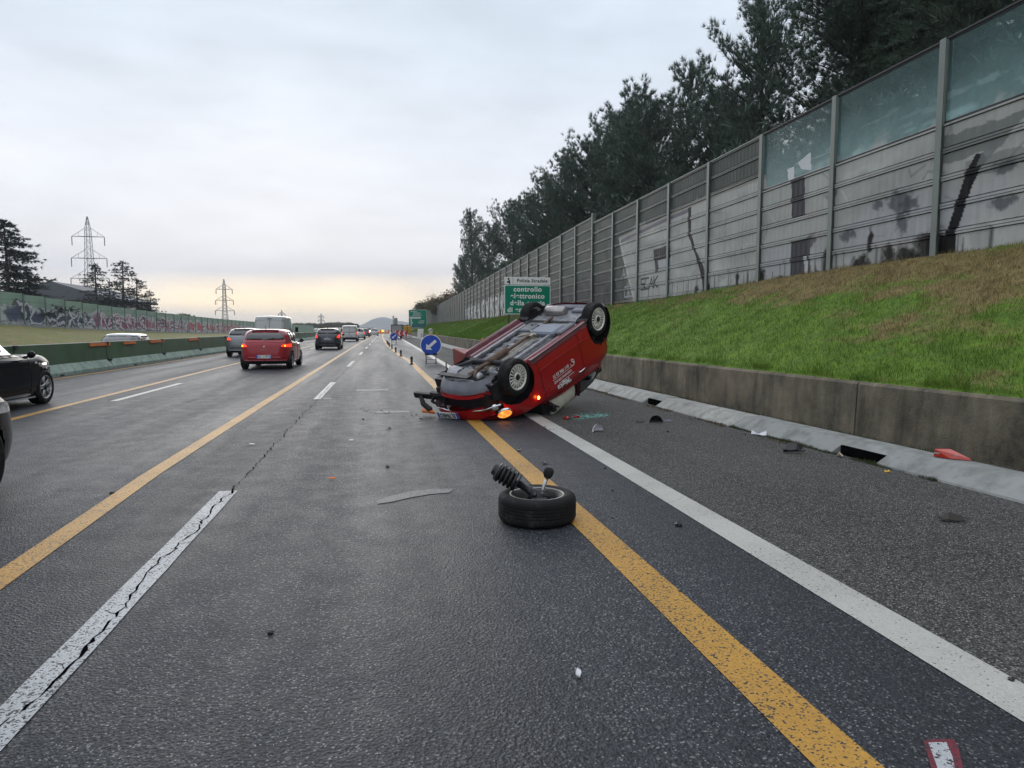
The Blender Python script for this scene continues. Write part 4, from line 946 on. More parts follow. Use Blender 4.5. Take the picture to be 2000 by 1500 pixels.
# ---- 3. dark hatchback further on
P = hatch(3.97, 1.72, 1.48, 2.49, .8, hz0=.76, hz1=1.0, bf=.96, br=1.04, zt=1.02, wr=.74); w = P['W'] / 2
root, B = build_car('hatchback', 'dark grey hatchback with lit brake lights just behind the small white van', 'car', (-3.86, 50.6, 0), P, DGR, regs=hatch_regs(P, [tail_lamp([(w*.70, .82), (w*.98, .78), (w*.98, 1.02), (w*.84, 1.03)])], DGR, .45), NS=80, NV=44)
rear_details(root, P, 'FR 640KD', .74); mirror(root, -.55, .84, .98, PLAS)
b = MB(); b.tube([(-.9, 0, 1.465), (-1.6, 0, 1.492), (-2.6, 0, 1.47)], .01, 4); b.build('roof_trim', PLAS, root)
# ---- 4. large white van
def van(name, label, loc, P, col, group=None, lit=True, txt=None):
    w = P['W'] / 2; H = P['H']; reg = [windshield(P)]
    reg.append(dict(name='side_window', mat=GLASSD, plane='xz', poly=roundpoly([(-.35, P['bf'] + .08), (-1.0, P['bf'] + .08), (-1.0, H - .42), (-.72, H - .42)], .05), S=(.1, .9), V=(5.9, 8.2), one=False, out=-.006, seal=.008, seal_name='window_seal'))
    reg.append(tail_lamp([(w*.86, .78), (w*1.01, .78), (w*1.0, 1.30), (w*.90, 1.30)], RED_GLOW if lit else RED_OFF))
    for sd in (0,):
        reg.append(dict(name='rear_door', mat=col, plane='yz', poly=roundpoly([(.012, .50), (w*.84, .50), (w*.84, H - .30), (w*.0 + .012, H - .26)], .03), S=(.75, 1), V=(1, 8.6), one=False, seal=.006, seal_name='shut_line'))
    reg.append(dict(name='rear_bumper', mat=PLAS, plane='yz', poly=[(-2, 0), (2, 0), (2, .46), (-2, .46)], S=(.83, 1), V=(0, 3)))
    reg.append(dict(name='headlight', mat=LENS, plane='yz', poly=[(w*.6, P['hz0'] - .1), (w*.98, P['hz0'] - .08), (w*.98, P['hz0'] + .1), (w*.7, P['hz0'] + .05)], S=(0, .3), V=(2, 5), one=False, out=.004))
    root, B = build_car(name, label, 'van', loc, P, col, group, regs=reg, NS=84, NV=60, rim='steel', rim_mat=GALV)
    b = MB(); b.box((P['tail'] - .015, -.05, H * .5), (P['tail'] + .03, .05, H * .5 + .025)); b.box((P['tail'] + .0, -.12, H - .20), (P['tail'] + .05, .12, H - .17)); b.build('rear_handle', PLAS, root)
    for sd in (1, -1):
        m = MB(); m.tube([(-.45, sd * (w - .05), P['bf'] + .2), (-.42, sd * (w + .16), P['bf'] + .22)], .02, 5); m.box((-.45, sd * (w + .1) - .09, P['bf'] + .08), (-.36, sd * (w + .1) + .10, P['bf'] + .42)); m.build('wing_mirror', PLAS, root, bevel=.02)
    if txt: plate_meshes(root, txt, (P['tail'] - .012, 0, .62), (PI/2, 0, -PI/2))
    return root
PV = dict(nose=.9, tail=-4.4, W=2.04, H=2.24, clr=.24, wb=3.3, R=.34, cowl=.28, wsx=-.42, roofr=-4.28, hz0=.95, hz1=1.18, bf=1.12, br=1.15, wr=.86, grx=-4.38, zt=1.15, nr=9, nf=3.6, ww=.21)
van('panel_van', 'large plain white panel van with black door mirror ahead of the dark red hatchback', (-6.92, 47.6, 0), PV, WHV)
PS = dict(nose=.85, tail=-3.55, W=1.83, H=1.84, clr=.2, wb=2.7, R=.32, cowl=.0, wsx=-.75, roofr=-3.44, hz0=.82, hz1=1.08, bf=1.04, br=1.06, wr=.84, grx=-3.53, zt=1.06, nr=8, nf=3.6, ww=.2)
van('panel_van', 'small white van with two pairs of red lights ahead of the dark grey hatchback', (-3.93, 82.0, 0), PS, WHV, txt='FG 382MX')
P = hatch(4.1, 1.78, 1.5, 2.55, .82); w = P['W'] / 2; lamp = [tail_lamp([(w*.70, .8), (w*.98, .78), (w*.98, .98), (w*.8, .98)])]
for (nm, lb, x, y, cl) in (('hatchback', 'white hatchback just showing past the right side of the small white van', -3.55, 98, WHP), ('hatchback', 'mid grey car far ahead between the white hatchback and the yellow barriers', -3.4, 121, GR2), ('hatchback', 'tiny pale car in the distance in front of the yellow barriers', -2.2, 150, WHP)):
    root, B = build_car(nm, lb, 'car', (x, y, 0), P, cl, regs=hatch_regs(P, lamp, cl), NS=56, NV=32); rear_details(root, P, None)
root, B = build_car('hatchback', 'dark red car glimpsed between the dark grey hatchback and the small white van', 'car', (-4.75, 62.5, 0), P, RP, regs=hatch_regs(P, lamp, RP), NS=56, NV=32); rear_details(root, P, None)
# ---- 5. white car on the other carriageway, only its roof above the median barrier
PO = hatch(4.3, 1.8, 1.55, 2.6, .85, cowl=-.2, wsx=-1.0, roofr=-3.0, wr=.76, bf=1.0, br=1.05, zt=1.02); w = PO['W'] / 2
reg = side_windows(PO, [((-.5, -1.0), (-1.3, -1.28)), ((-1.36, -1.34), (-2.1, -2.05)), ((-2.2, -2.15), (-2.8, -2.65))], 1.04, 1.42) + [windshield(PO), rear_glass(PO, 1.1, 1.42, .62, .5)]
root, B = build_car('white_car', 'white car on the opposite carriageway showing only its roof above the green median barrier', 'car', (float(on_y(238, 655, 35)[0]), 33.6, -.33), PO, WHP, regs=reg, NS=80, NV=44, rz=-PI/2)
b = MB(); b.box((-1.9, .80, 1.16), (-1.66, .86, 1.30)); b.build('orange_sticker', ORANGE, root)
# ---- 6. black cars at the left edge
PB = hatch(4.3, 1.80, 1.42, 2.62, .88, hz0=.77, hz1=.95, bf=.92, br=.98, zt=.98, R=.325, cowl=-.42, wsx=-1.3, clr=.15, ww=.225, wr=.70, gap=.03, nf=3.6); w = PB['W'] / 2
def edge_regs(P):
    r = side_windows(P, [((-.62, -1.2), (-1.62, -1.58)), ((-1.68, -1.64), (-2.4, -2.3)), ((-2.46, -2.36), (-3.0, -2.8))], P['bf'] + .035, P['H'] - .12) + [windshield(P)]
    r.append(door(-.55, -1.62, P['clr'] + .10, P['bf'], name='door', mat=BLKP)); r.append(door(-1.64, -2.45, P['clr'] + .1, P['bf'], name='door', mat=BLKP))
    r.append(dict(name='headlight', mat=LENS, plane='yz', poly=roundpoly([(w*.5, P['hz0'] - .12), (w*.97, P['hz0'] - .08), (w*.99, P['hz0'] + .02), (w*.6, P['hz0'] - .02)], .02), S=(0, .3), V=(2, 5), one=False, out=.004)); return r
root, B = build_car('black_hatchback', 'black hatchback with five spoke alloy wheel entering at the left edge in the far lane', 'car', (-7.22, 14.15, 0), PB, BLKP, regs=edge_regs(PB), NS=130, NV=64)
mirror(root, -.72, .90, .93, BLKP, .85)
b = MB()
for sd in (1, -1): b.box((-2.2, sd * .86 - .02, .165), (-.42, sd * .86 + .03, .19))
b.build('sill_trim', CHROME, root)
NBX, NBY = -4.135, 6.18
PB = dict(PB, nf=5.5, nose=.86)
root, B = build_car('black_car', 'nose corner of a black car cut off by the left edge, nearest the camera', 'car', (NBX, NBY, 0), PB, BLKP, regs=edge_regs(PB), NS=130, NV=64, rim_mat=DARKST)
# ------------------------------------------------------------------ the overturned red car
PF_ = dict(nose=.70, tail=-2.90, W=1.64, H=1.48, clr=.17, wb=2.3, R=.29, cowl=-.26, wsx=-.98, roofr=-2.20, hz0=.80, hz1=1.03, bf=1.01, br=1.08, wr=.74, grx=-2.66, zt=1.05, nf=2.7, nr=3.7, ww=.195, wi=.02, gap=.078, adz=.08)
w = PF_['W'] / 2
FPOS, FROT = (1.43, 10.61, .975), tuple(math.radians(a) for a in (177.92, 23.29, 216.97))
fr_regs = [
    dict(name='lower_apron', mat=PLASG, plane='yz', poly=[(-2, 0), (2, 0), (2, .335), (-2, .335)], S=(0, .185), V=(0, 3)),
    dict(name='intake_opening', drop=True, plane='yz', poly=roundpoly([(-.50, .40), (.62, .40), (.62, .575), (-.40, .60)], .05), S=(0, .3), V=(0, 5)),
    dict(name='front_bumper', mat=FRED, plane='yz', poly=[(-.52, .575), (1.2, .575), (1.2, .79), (-.52, .79)], S=(0, .175), V=(1, 5), xf=((.05, .13, .0), (0, 0, math.radians(4)))),
    dict(name='missing_glass', drop=True, plane='xz', poly=roundpoly([(-.62, 1.075), (-1.42, 1.10), (-1.42, 1.385), (-1.02, 1.375)], .04), S=(.1, .9), V=(5.8, 8.6)),
    dict(name='side_window', mat=GLASSD, plane='xz', poly=roundpoly([(-1.50, 1.105), (-2.16, 1.16), (-1.98, 1.375), (-1.50, 1.385)], .06), S=(.1, .95), V=(5.8, 8.6), one=False, out=-.004, seal=.009, seal_name='window_seal'),
    dict(name='windscreen', mat=GLASSD, plane='yz', poly=roundpoly([(-.66, 1.06), (.66, 1.06), (.50, 1.385), (-.50, 1.385)], .06), S=(0, .3), V=(6.05, 8.3), out=-.004),
    dict(name='rear_window', mat=GLASSD, plane='yz', poly=roundpoly([(-.58, 1.12), (.58, 1.12), (.46, 1.38), (-.46, 1.38)], .05), S=(.6, 1), V=(5.5, 8.9), out=-.003),
    dict(name='tail_light', mat=RED_OFF, plane='yz', poly=roundpoly([(.60, .78), (.73, .80), (.71, 1.02), (.60, 1.03)], .03), S=(.6, 1), V=(2, 7), one=False, out=.008),
    door(-.48, -1.60, .27, 1.03, name='door', mat=FRED)]
fiat, FB = build_car('overturned_car', 'small red hatchback lying on its roof across the yellow and white lines', 'car', FPOS, PF_, FRED, regs=fr_regs, NS=200, NV=104, rot=FROT, rim='multi', rim_mat=CREAMR, wheels=(0, 1, 1, 1), closed=False)
fiat['label'] = 'wrecked small red car lying upside down on its roof with its underside showing'
def fpart(mb, name, mat, **k): return mb.build(name, mat, fiat, **k)
# details of the right flank
b = MB(); b.tube([(-1.60, -.825, .885), (-1.57, -.85, .890), (-1.43, -.85, .893), (-1.40, -.825, .89)], [.013, .014, .014, .013], 8); fpart(b, 'door_handle', CHROME, smooth=True)
b = MB(); b.lathe([(.0, .0), (.022, .004), (.028, .012), (.0, .02)], 14, 'y'); o = fpart(b, 'indicator', glow('amber_small', (1, .42, .05), 9), loc=(-.30, -.835, .80)); 
for s_, sz, x, z, bo in (('\u201cMagica', .125, -1.0, .885, .003), ('CLEANING SERVICE', .056, -.99, .765, .0008), ('011 996 33 71', .078, -.96, .655, .0015)):
    link('door_lettering', text_mesh(s_, sz, WHITEP, .0012, bold=bo, shear=.25 if 'Mag' in s_ else 0), fiat, (x, -.8285, z), (PI/2, 0, 0))
b = MB(); b.box((-1.29, -.829, .822), (-.86, -.826, .829)); b.box((-1.29, -.829, .708), (-.72, -.826, .714)); fpart(b, 'door_rule', WHITEP)
b = MB(); 
b.tube([(-1.30 + .055 * math.cos(a), -.828, .655 + .055 * math.sin(a)) for a in np.linspace(0, 5.2, 20)], .006, 4); b.tube([(-1.325, -.828, .67), (-1.325, -.828, .64), (-1.29, -.828, .63)], [.014, .007, .014], 5); fpart(b, 'telephone_symbol', WHITEP)
# swage line and wheel arch lips
b = MB(); b.tube([(x, -.822 - .004 * math.sin((x + 2) * 1.5), .425 + .02 * math.sin(x * 2)) for x in np.linspace(-.42, -1.85, 14)], .007, 5); fpart(b, 'side_moulding', FRED, smooth=True)
# lamps at the nose
def lamp(x, y, z, r, mat, nm, yaw, tilt=-.35):
    b = MB(); b.lathe([(r * 1.06, -.03), (r * 1.06, .0), (r, .008), (r * .98, .0)], 22, 'x'); o = fpart(b, nm + '_ring', CHROME, loc=(x, y, z), rot=(0, tilt, yaw), smooth=True)
    b = MB(); b.lathe([(r, -.02), (r * .97, .006), (r * .7, .024), (r * .35, .032), (.001, .034)], 22, 'x'); b.build(nm, mat, fiat, loc=(x, y, z), rot=(0, tilt, yaw), smooth=True)
hl = Mat('headlight_amber_lit'); hn = hl.noise(hl.obj(), 14, 3); hl.set(color=(.9, .3, .05), emit=hl.mix(hl.rng(hn, .35, .65), (1, .12, .01), (1, .45, .08)), estr=1.0, rough=.1, coat=1)
lamp(.345, -.655, .765, .115, hl.m, 'headlight', -.85, -.62); lamp(.36, .68, .745, .10, LENS, 'headlight', .9)
lamp(.475, -.62, .60, .055, LENS, 'fog_lamp', -.75, -.5)
# radiator cavity, grille, plate, chrome strip, hanging bumper beam
b = MB(); b.box((.30, -.52, .36), (.50, .60, .66)); fpart(b, 'radiator', DARKST)
for k in range(7): b = MB(); b.box((.56, .40 + k * .030, .50), (.60, .407 + k * .030, .60)); fpart(b, 'grille_bar', CHROME, loc=(.02, -.02, .02), rot=(0, 0, math.radians(-6)))
b = MB(); b.tube([(.62, .62, .585), (.70, .45, .595), (.74, .1, .60)], .008, 6); b.tube([(.66, -.10, .635), (.60, -.42, .60), (.44, -.70, .56)], .012, 6); b.tube([(.60, -.45, .60), (.43, -.72, .545)], [.014, .02], 6); fpart(b, 'chrome_strip', CHROME, smooth=True)
b = MB(); b.tube([(.735, .55, .80), (.78, .2, .80), (.74, -.25, .79)], .007, 6); fpart(b, 'nose_trim', CHROME, smooth=True)
plate_meshes(fiat, 'EJ 784EG', (.775, .16, .665), (PI/2 - .1, -.10, PI/2 + .02), w=.50, h=.105)
b = MB(); b.box((.49, .38, .44), (.56, 1.16, .535)); b.box((.47, .42, .45), (.50, 1.14, .525)); fpart(b, 'bumper_beam', PLAS, rot=(.04, .02, 0), bevel=.008)
b = MB(); b.tube([(.60, .92, .50), (.66, .84, .60), (.66, .70, .70)], [.03, .045, .05], 7); b.tube([(.56, .62, .48), (.60, .66, .56), (.62, .55, .62)], [.02, .03, .02], 6); b.box((.50, .40, .43), (.56, .72, .47)); fpart(b, 'torn_bracket', PLAS)
b = MB(); b.box((.53, .40, .38), (.56, .43, .50)); fpart(b, 'torn_mount', WHITEP, rot=(0, .0, .05))
b = MB(); b.prism([(.62, .74), (.70, .55), (.72, .86), (.64, .96)], .70, .735, 'xy'); fpart(b, 'broken_lamp', ORANGE)
# flap of the torn left wing
b = MB(); P_ = [(-.32, .60, .13), (-.30, .84, .03), (-.22, .86, .36), (-.25, .64, .34), (-.52, .72, .14)]
b.add(P_ + [(p[0] + .012, p[1], p[2]) for p in P_], [(0,1,2,3), (0,4,1), (5,8,7,6), (5,6,9), (0,3,8,5), (3,2,7,8), (2,1,6,7)]); fpart(b, 'torn_wing', paint('paint_inner_red', (.32, .06, .05), .6))
# underside ---------------------------------------------------------
FLR = Mat('floor_pan'); P = FLR.obj(); n = FLR.noise(P, 5, 6, .7); n2 = FLR.noise(P, 26, 4, .7)
c = FLR.mix(FLR.rng(n, .35, .65), (.10, .105, .12), (.34, .34, .36)); c = FLR.mix(FLR.rng(n2, .48, .64, 0, .85), c, (.035, .03, .03)); FLR.set(color=c, rough=.45, spec=.5, metal=.15); FLR.bump(n2, .4, .01)
FLB = Mat('floor_shield'); P = FLB.obj(); n = FLB.noise(P, 7, 6, .7); c = FLB.mix(FLB.rng(n, .35, .65), (.20, .185, .155), (.32, .30, .26)); FLB.set(color=FLB.mix(FLB.rng(FLB.noise(P, 30, 4), .5, .75, 0, .8), c, (.07, .05, .035)), rough=.4, metal=.35); FLB.bump(n, .5, .02)
MAR = simple('sill_maroon', (.16, .05, .062), .35, var=.35, scale=7, coat=.4)
def rib(x0, x1, y0, y1, z, dz, mat, name, taper=.015):
    b = MB(); b.add([(x0,y0,z),(x1,y0,z),(x1,y1,z),(x0,y1,z),(x0-taper*(1 if x1<x0 else -1),y0+taper,z-dz),(x1+taper*(1 if x1<x0 else -1),y0+taper,z-dz),(x1+taper*(1 if x1<x0 else -1),y1-taper,z-dz),(x0-taper*(1 if x1<x0 else -1),y1-taper,z-dz)], [(0,1,2,3),(4,7,6,5),(0,4,5,1),(1,5,6,2),(2,6,7,3),(3,7,4,0)]); return fpart(b, name, mat)
b = MB(); b.box((-2.64, -.70, .25), (.10, .70, .27)); b.box((-1.93, -.78, .245), (-.38, .78, .265)); fpart(b, 'floor_pan', FLR.m)
for sd in (1, -1):
    rib(-.36, -1.94, sd * .745 - .055, sd * .745 + .055, .245, .065, MAR, 'sill'); rib(-.40, -1.90, sd * .60 - .04, sd * .60 + .04, .245, .03, MAR, 'floor_rib')
    rib(-.30, -1.75, sd * .42 - .045, sd * .42 + .045, .25, .06, FLR.m, 'chassis_rail'); rib(-.5, -1.5, sd * .24 - .02, sd * .24 + .02, .25, .022, FLR.m, 'floor_rib')
    b = MB(); b.tube([(-.36, sd * .80, .186), (-1.94, sd * .80, .186)], .009, 5); fpart(b, 'sill_seam', PLAS)
    for k in range(5): b = MB(); b.lathe([(.028, 0), (.024, -.008), (.001, -.008)], 12, 'z', (-.55 - k * .28, sd * .52, .248)); fpart(b, 'floor_plug', PLAS)
for yy in (.335, -.335, .52, -.52, .19): b = MB(); b.box((-1.85, yy - .012, .236), (-.30, yy + .012, .2495)); fpart(b, 'floor_gap', PLAS)
for k in range(5): b = MB(); b.box((-.45 - k * .3, .06 + (k % 2) * .3, .225), (-.57 - k * .3, .15 + (k % 2) * .3, .249)); fpart(b, 'floor_bracket', DARKST, bevel=.006)
for k in range(6): rib(-.5 - k * .23, -.62 - k * .23, .08, .36, .25, .016, FLR.m, 'floor_rib', .01); rib(-.5 - k * .23, -.62 - k * .23, -.36, -.18, .25, .016, FLB.m, 'floor_rib', .01)
rib(-.05, -1.55, -.16, .06, .25, .02, FLB.m, 'heat_shield', .03)
b = MB(); b.tube([(.22, -.02, .20), (.02, -.05, .17), (-.25, -.05, .19), (-.9, -.05, .19), (-1.35, -.03, .19), (-1.7, .02, .20), (-2.15, .10, .21)], [.032, .034, .028, .027, .027, .027, .027], 10); fpart(b, 'exhaust_pipe', RUST, smooth=True)
b = MB(); b.lathe([(.001, -.24), (.05, -.24), (.062, -.2), (.062, .2), (.05, .24), (.001, .24)], 18, 'x', (-.42, -.05, .175)); fpart(b, 'catalyst', RUST, smooth=True)
b = MB(); b.lathe([(.001, -.22), (.08, -.22), (.102, -.18), (.104, 0), (.102, .18), (.08, .22), (.001, .22)], 20, 'y', (-2.40, .20, .20)); fpart(b, 'silencer', simple('silencer_steel', (.38, .35, .34), .32, .75, var=.3, scale=8), smooth=True)
b = MB(); b.tube([(-2.40, .40, .20), (-2.55, .50, .2), (-2.74, .50, .22)], .024, 10); fpart(b, 'tail_pipe', CHROME, smooth=True)
b = MB(); b.tube([(-1.98, -.60, .285), (-2.02, -.4, .27), (-2.02, .4, .27), (-1.98, .60, .285)], [.05, .048, .048, .05], 10); fpart(b, 'rear_axle', DARKST, smooth=True)
for sd in (1, -1):
    b = MB(); b.tube([(-1.62, sd * .50, .26), (-1.95, sd * .54, .25), (-2.30, sd * .60, .29)], [.032, .04, .035], 8); b.lathe([(.075, -.03), (.075, .03), (.001, .04)], 16, 'y', (-2.30, sd * .58, .29)); fpart(b, 'trailing_arm', DARKST, smooth=True)
    b = MB(); b.tube([(-2.12 + .06 * math.cos(t), sd * .46 + .06 * math.sin(t), .26 + t / 60) for t in np.linspace(0, 24, 70)], .009, 5); fpart(b, 'coil_spring', DARKST)
    b = MB(); b.tube([(-2.3, sd * .5, .24), (-2.46, sd * .5, .52)], .025, 8); fpart(b, 'damper', DARKST)
b = MB(); b.box((-1.74, -.50, .155), (-1.36, .02, .26)); fpart(b, 'fuel_tank', simple('tank_plastic', (.15, .17, .215), .4, var=.25, scale=4), bevel=.03)
for bx_ in (((-1.86, -.62, .17), (-1.42, -.50, .25)), ((-1.70, .10, .19), (-1.5, .38, .26)), ((-2.62, -.5, .2), (-2.46, -.1, .28))): b = MB(); b.box(*bx_); fpart(b, 'plastic_shield', PLASG, bevel=.02)
b = MB(); b.tube([(-1.40, -.10, .20), (-1.28, .02, .17), (-1.22, .16, .19)], .022, 7); b.tube([(-1.5, .1, .2), (-1.3, -.18, .18)], .016, 6); b.box((-1.34, -.12, .17), (-1.24, .0, .23)); fpart(b, 'handbrake_cable_bracket', simple('cast_beige', (.32, .29, .24), .5, .4, var=.3, scale=10))
b = MB(); b.box((-2.78, -.66, .20), (-2.62, .66, .26)); fpart(b, 'rear_valance', PLASG, bevel=.02)
b = MB(); b.tube([(-1.3, .33, .22), (-.3, .33, .21), (-.05, .3, .2)], .008, 5); b.tube([(-1.3, .36, .22), (-.3, .36, .21)], .008, 5); b.tube([(-1.2, -.30, .22), (-.2, -.30, .215)], .007, 5); fpart(b, 'brake_line', DARKST)
# engine bay from below
b = MB(); b.box((.02, -.62, .24), (.42, .66, .50)); b.box((-.30, -.55, .26), (.05, .6, .55)); fpart(b, 'engine_bay', DARKST)
ALU = simple('cast_aluminium', (.34, .34, .35), .42, .6, var=.35, scale=12, bump=.5)
b = MB(); b.box((.06, -.05, .17), (.34, .26, .32)); fpart(b, 'oil_pan', simple('oil_pan', (.06, .06, .065), .45, .3, var=.4, scale=8), bevel=.03)
b = MB(); b.lathe([(.001, -.10), (.10, -.10), (.14, -.03), (.15, .06), (.11, .12), (.001, .13)], 18, 'y', (.18, .38, .26)); b.box((.08, .30, .17), (.22, .50, .28)); fpart(b, 'gearbox', ALU, smooth=False, bevel=.0)
b = MB(); b.lathe([(.001, -.02), (.07, -.02), (.08, .02), (.001, .03)], 16, 'y', (.22, -.20, .24)); b.lathe([(.001, -.03), (.045, -.03), (.045, .03), (.001, .03)], 14, 'y', (.34, -.22, .28)); fpart(b, 'pulley', ALU, smooth=True)
b = MB(); b.tube([(-.20, -.60, .25), (-.24, -.35, .20), (-.22, .3, .20), (-.20, .58, .24)], [.03, .045, .045, .03], 8); b.tube([(-.22, -.33, .2), (.02, -.66, .22)], [.03, .022], 7); b.tube([(-.22, .33, .2), (.10, .60, .2)], [.03, .022], 7); fpart(b, 'subframe', DARKST, smooth=True)
b = MB(); b.tube([(.16, .5, .27), (.05, .74, .22), (-.05, .82, .17)], [.014, .014, .012], 7); b.tube([(.12, -.2, .27), (.0, -.62, .28)], [.014, .014], 7); b.tube([(.12, .50, .27), (.14, .60, .26)], [.04, .03], 8); fpart(b, 'drive_shaft', DARKST, smooth=True)
b = MB(); b.tube([(.30, .05, .30), (.24, .0, .19), (.16, -.04, .18), (.22, -.02, .2)], [.03, .036, .036, .03], 8); b.tube([(.30, -.12, .30), (.22, -.10, .19), (.14, -.06, .18)], [.028, .03, .03], 8); fpart(b, 'exhaust_manifold', RUST, smooth=True)
b = MB(); b.tube([(.40, -.5, .28), (.42, -.2, .22), (.43, .2, .22), (.40, .5, .26)], [.02, .03, .03, .02], 7); b.tube([(.38, -.48, .3), (.2, -.5, .22), (-.1, -.5, .24)], .02, 6); fpart(b, 'cross_member', FLR.m, smooth=True)
b = MB(); g = random.Random(3)
for k in range(22):
    p = [(g.uniform(-.1, .4), g.uniform(-.45, .5), g.uniform(.19, .24))]
    for i in range(3): p.append((p[-1][0] + g.uniform(-.12, .12), p[-1][1] + g.uniform(-.12, .12), g.uniform(.19, .26)))
    b = MB(); b.tube(p, g.uniform(.006, .014), 5); fpart(b, 'hose', PLAS, smooth=True)
b = MB(); b.box((.36, -.20, .150), (.47, .50, .165)); fpart(b, 'undertray', PLAS, bevel=.005, rot=(0, .05, .04))
# cabin: dark interior, curtain airbag, seats
INT = simple('cabin_dark', (.012, .012, .013), .8); b = MB(); b.box((-2.35, -.60, .60), (-.55, .60, 1.34)); fpart(b, 'cabin_lining', INT)
AIR = simple('airbag_cloth', (.50, .47, .38), .85, var=.12, scale=5, bump=.4)
b = MB(); g = random.Random(9); nx, nz_ = 22, 10; V = []
for i in range(nx + 1):
    for j in range(nz_ + 1):
        s_, t_ = i / nx, j / nz_; x = -.72 - s_ * .72 + (1 - t_) * .05; z = 1.375 - t_ * (.30 + .0 * s_); z = min(z, 1.385); e = math.sin(PI * min(1, t_ * 1.02)) ** .5 * math.sin(PI * s_) ** .3 if 0 < t_ < 1 else 0
        V.append((x, -.64 - .075 * e - .012 * math.sin(x * 38 + z * 9) * e, z))
b.add(V, [(i*(nz_+1)+j, (i+1)*(nz_+1)+j, (i+1)*(nz_+1)+j+1, i*(nz_+1)+j+1) for i in range(nx) for j in range(nz_)]); fpart(b, 'curtain_airbag', AIR, smooth=True)
b = MB(); b.tube([(-.62, -.72, 1.07), (-.80, -.70, 1.24), (-1.02, -.64, 1.39)], [.02, .018, .02], 7); fpart(b, 'screen_pillar', PLAS, smooth=True)
b = MB(); b.tube([(-1.46, -.73, 1.09), (-1.47, -.66, 1.38)], .03, 6); fpart(b, 'door_pillar', PLAS)
b = MB(); b.box((-.62, -.86, 1.09), (-.54, -.74, 1.20)); b.tube([(-.52, -.80, 1.05), (-.6, -.83, 1.1)], .02, 6); fpart(b, 'broken_mirror', PLAS, bevel=.02)

# ------------------------------------------------------------------ torn-off wheel with its strut
tw = tag(empty('torn_off_wheel', (1.10, 4.80, 0), (0, 0, .3)), 'torn off front wheel lying flat on the yellow line with its spring strut still attached', 'wheel')
tm, rm = wheel_parts(.29, .195, 'multi', CREAMR)
link('tyre', tm, tw, (0, 0, .104), (PI/2, 0, 0)); link('rim', rm, tw, (0, 0, .104), (-PI/2, 0, 0))
b = MB(); b.lathe([(.199, .093), (.166, .078), (.160, .02), (.14, -.03), (.001, -.04)], 36, 'z', (0, 0, .104)); b.build('rim_barrel', simple('rim_inner', (.045, .038, .034), .6, .3, var=.5, scale=9), tw, smooth=True)
b = MB(); b.lathe([(.206, .080), (.206, .094), (.192, .094), (.190, .080)], 40, 'z', (0, 0, .104)); b.build('rim_edge', simple('rim_dull', (.30, .29, .27), .45, .4, var=.3), tw, smooth=True)
b = MB(); b.lathe([(.125, .0), (.125, .02), (.06, .025), (.06, .055), (.035, .06), (.001, .06)], 28, 'z', (0, 0, .10)); b.build('brake_disc', simple('brake_iron', (.10, .09, .085), .4, .7, var=.3), tw, smooth=False)
b = MB(); b.box((-.06, -.13, .11), (.06, -.06, .185)); b.build('brake_calliper', DARKST, tw, bevel=.012)
def dirp(a, l, z0, z1, off=(0, 0)): return [(off[0] + math.cos(a) * l * t, off[1] + math.sin(a) * l * t, z0 + (z1 - z0) * t) for t in (0, 1)]
UA = math.radians(150)     # strut leans to the left and slightly away
tw.rotation_euler = (0, 0, 0)
S0 = np.array([.0, .01, .185]); S1 = np.array([-.315, .13, .375]); ax = (S1 - S0); Ls = np.linalg.norm(ax); ax /= Ls; ua = np.cross(ax, [0, 0, 1]); ua /= np.linalg.norm(ua); ub = np.cross(ax, ua)
def along(t, r=0, a=0): return tuple(S0 + ax * t + (ua * math.cos(a) + ub * math.sin(a)) * r)
b = MB(); b.tube([along(-.03), along(.07), along(.075), along(.17)], [.034, .034, .027, .027], 12); b.tube([along(.17), along(.33)], .011, 8); b.build('damper', simple('strut_steel', (.035, .035, .038), .35, .5, var=.4), tw, smooth=True)
b = MB(); b.tube([along(.165), along(.172)], .075, 16); b.tube([along(.335), along(.35)], [.078, .06], 16); b.tube([along(.35), along(.38)], [.05, .04], 12); b.build('spring_seat', DARKST, tw)
b = MB(); b.tube([along(.175 + .155 * t / 29, .066, t) for t in np.linspace(0, 29, 100)], .0105, 6); b.build('coil_spring', DARKST, tw, smooth=True)
b = MB(); b.tube([along(.19 + .01 * k, 0) for k in range(14)], [.052 + .006 * (k % 2) for k in range(14)], 12); b.build('dust_boot', RUB, tw)
b = MB(); b.tube([(.03, .0, .17), (.06, .03, .25), (.095, .05, .315)], [.016, .014, .013], 9); b.build('drive_shaft', SILVER, tw, smooth=True)
b = MB(); b.tube([(.085, .045, .30), (.095, .05, .325), (.105, .055, .355), (.11, .058, .375)], [.022, .038, .04, .025], 14); b.build('joint_boot', RUB, tw, smooth=True)
b = MB(); b.tube([(-.05, .02, .14), (-.02, .0, .20), (.05, .0, .18), (.10, -.02, .16)], [.03, .045, .035, .02], 9); b.tube([(.04, .05, .15), (.09, .09, .19)], [.02, .015], 7); b.tube([(.0, -.06, .16), (.05, -.09, .17)], [.02, .016], 7); b.tube([(.01, -.0, .10), (.01, 0, .21)], [.05, .045], 12); b.build('steering_knuckle', DARKST, tw, smooth=True)
for k, (x, y) in enumerate(((.03, -.04), (.06, .02), (-.03, -.05))): b = MB(); b.tube([(x, y, .20), (x, y, .215)], .009, 6); b.build('bolt', SILVER, tw)

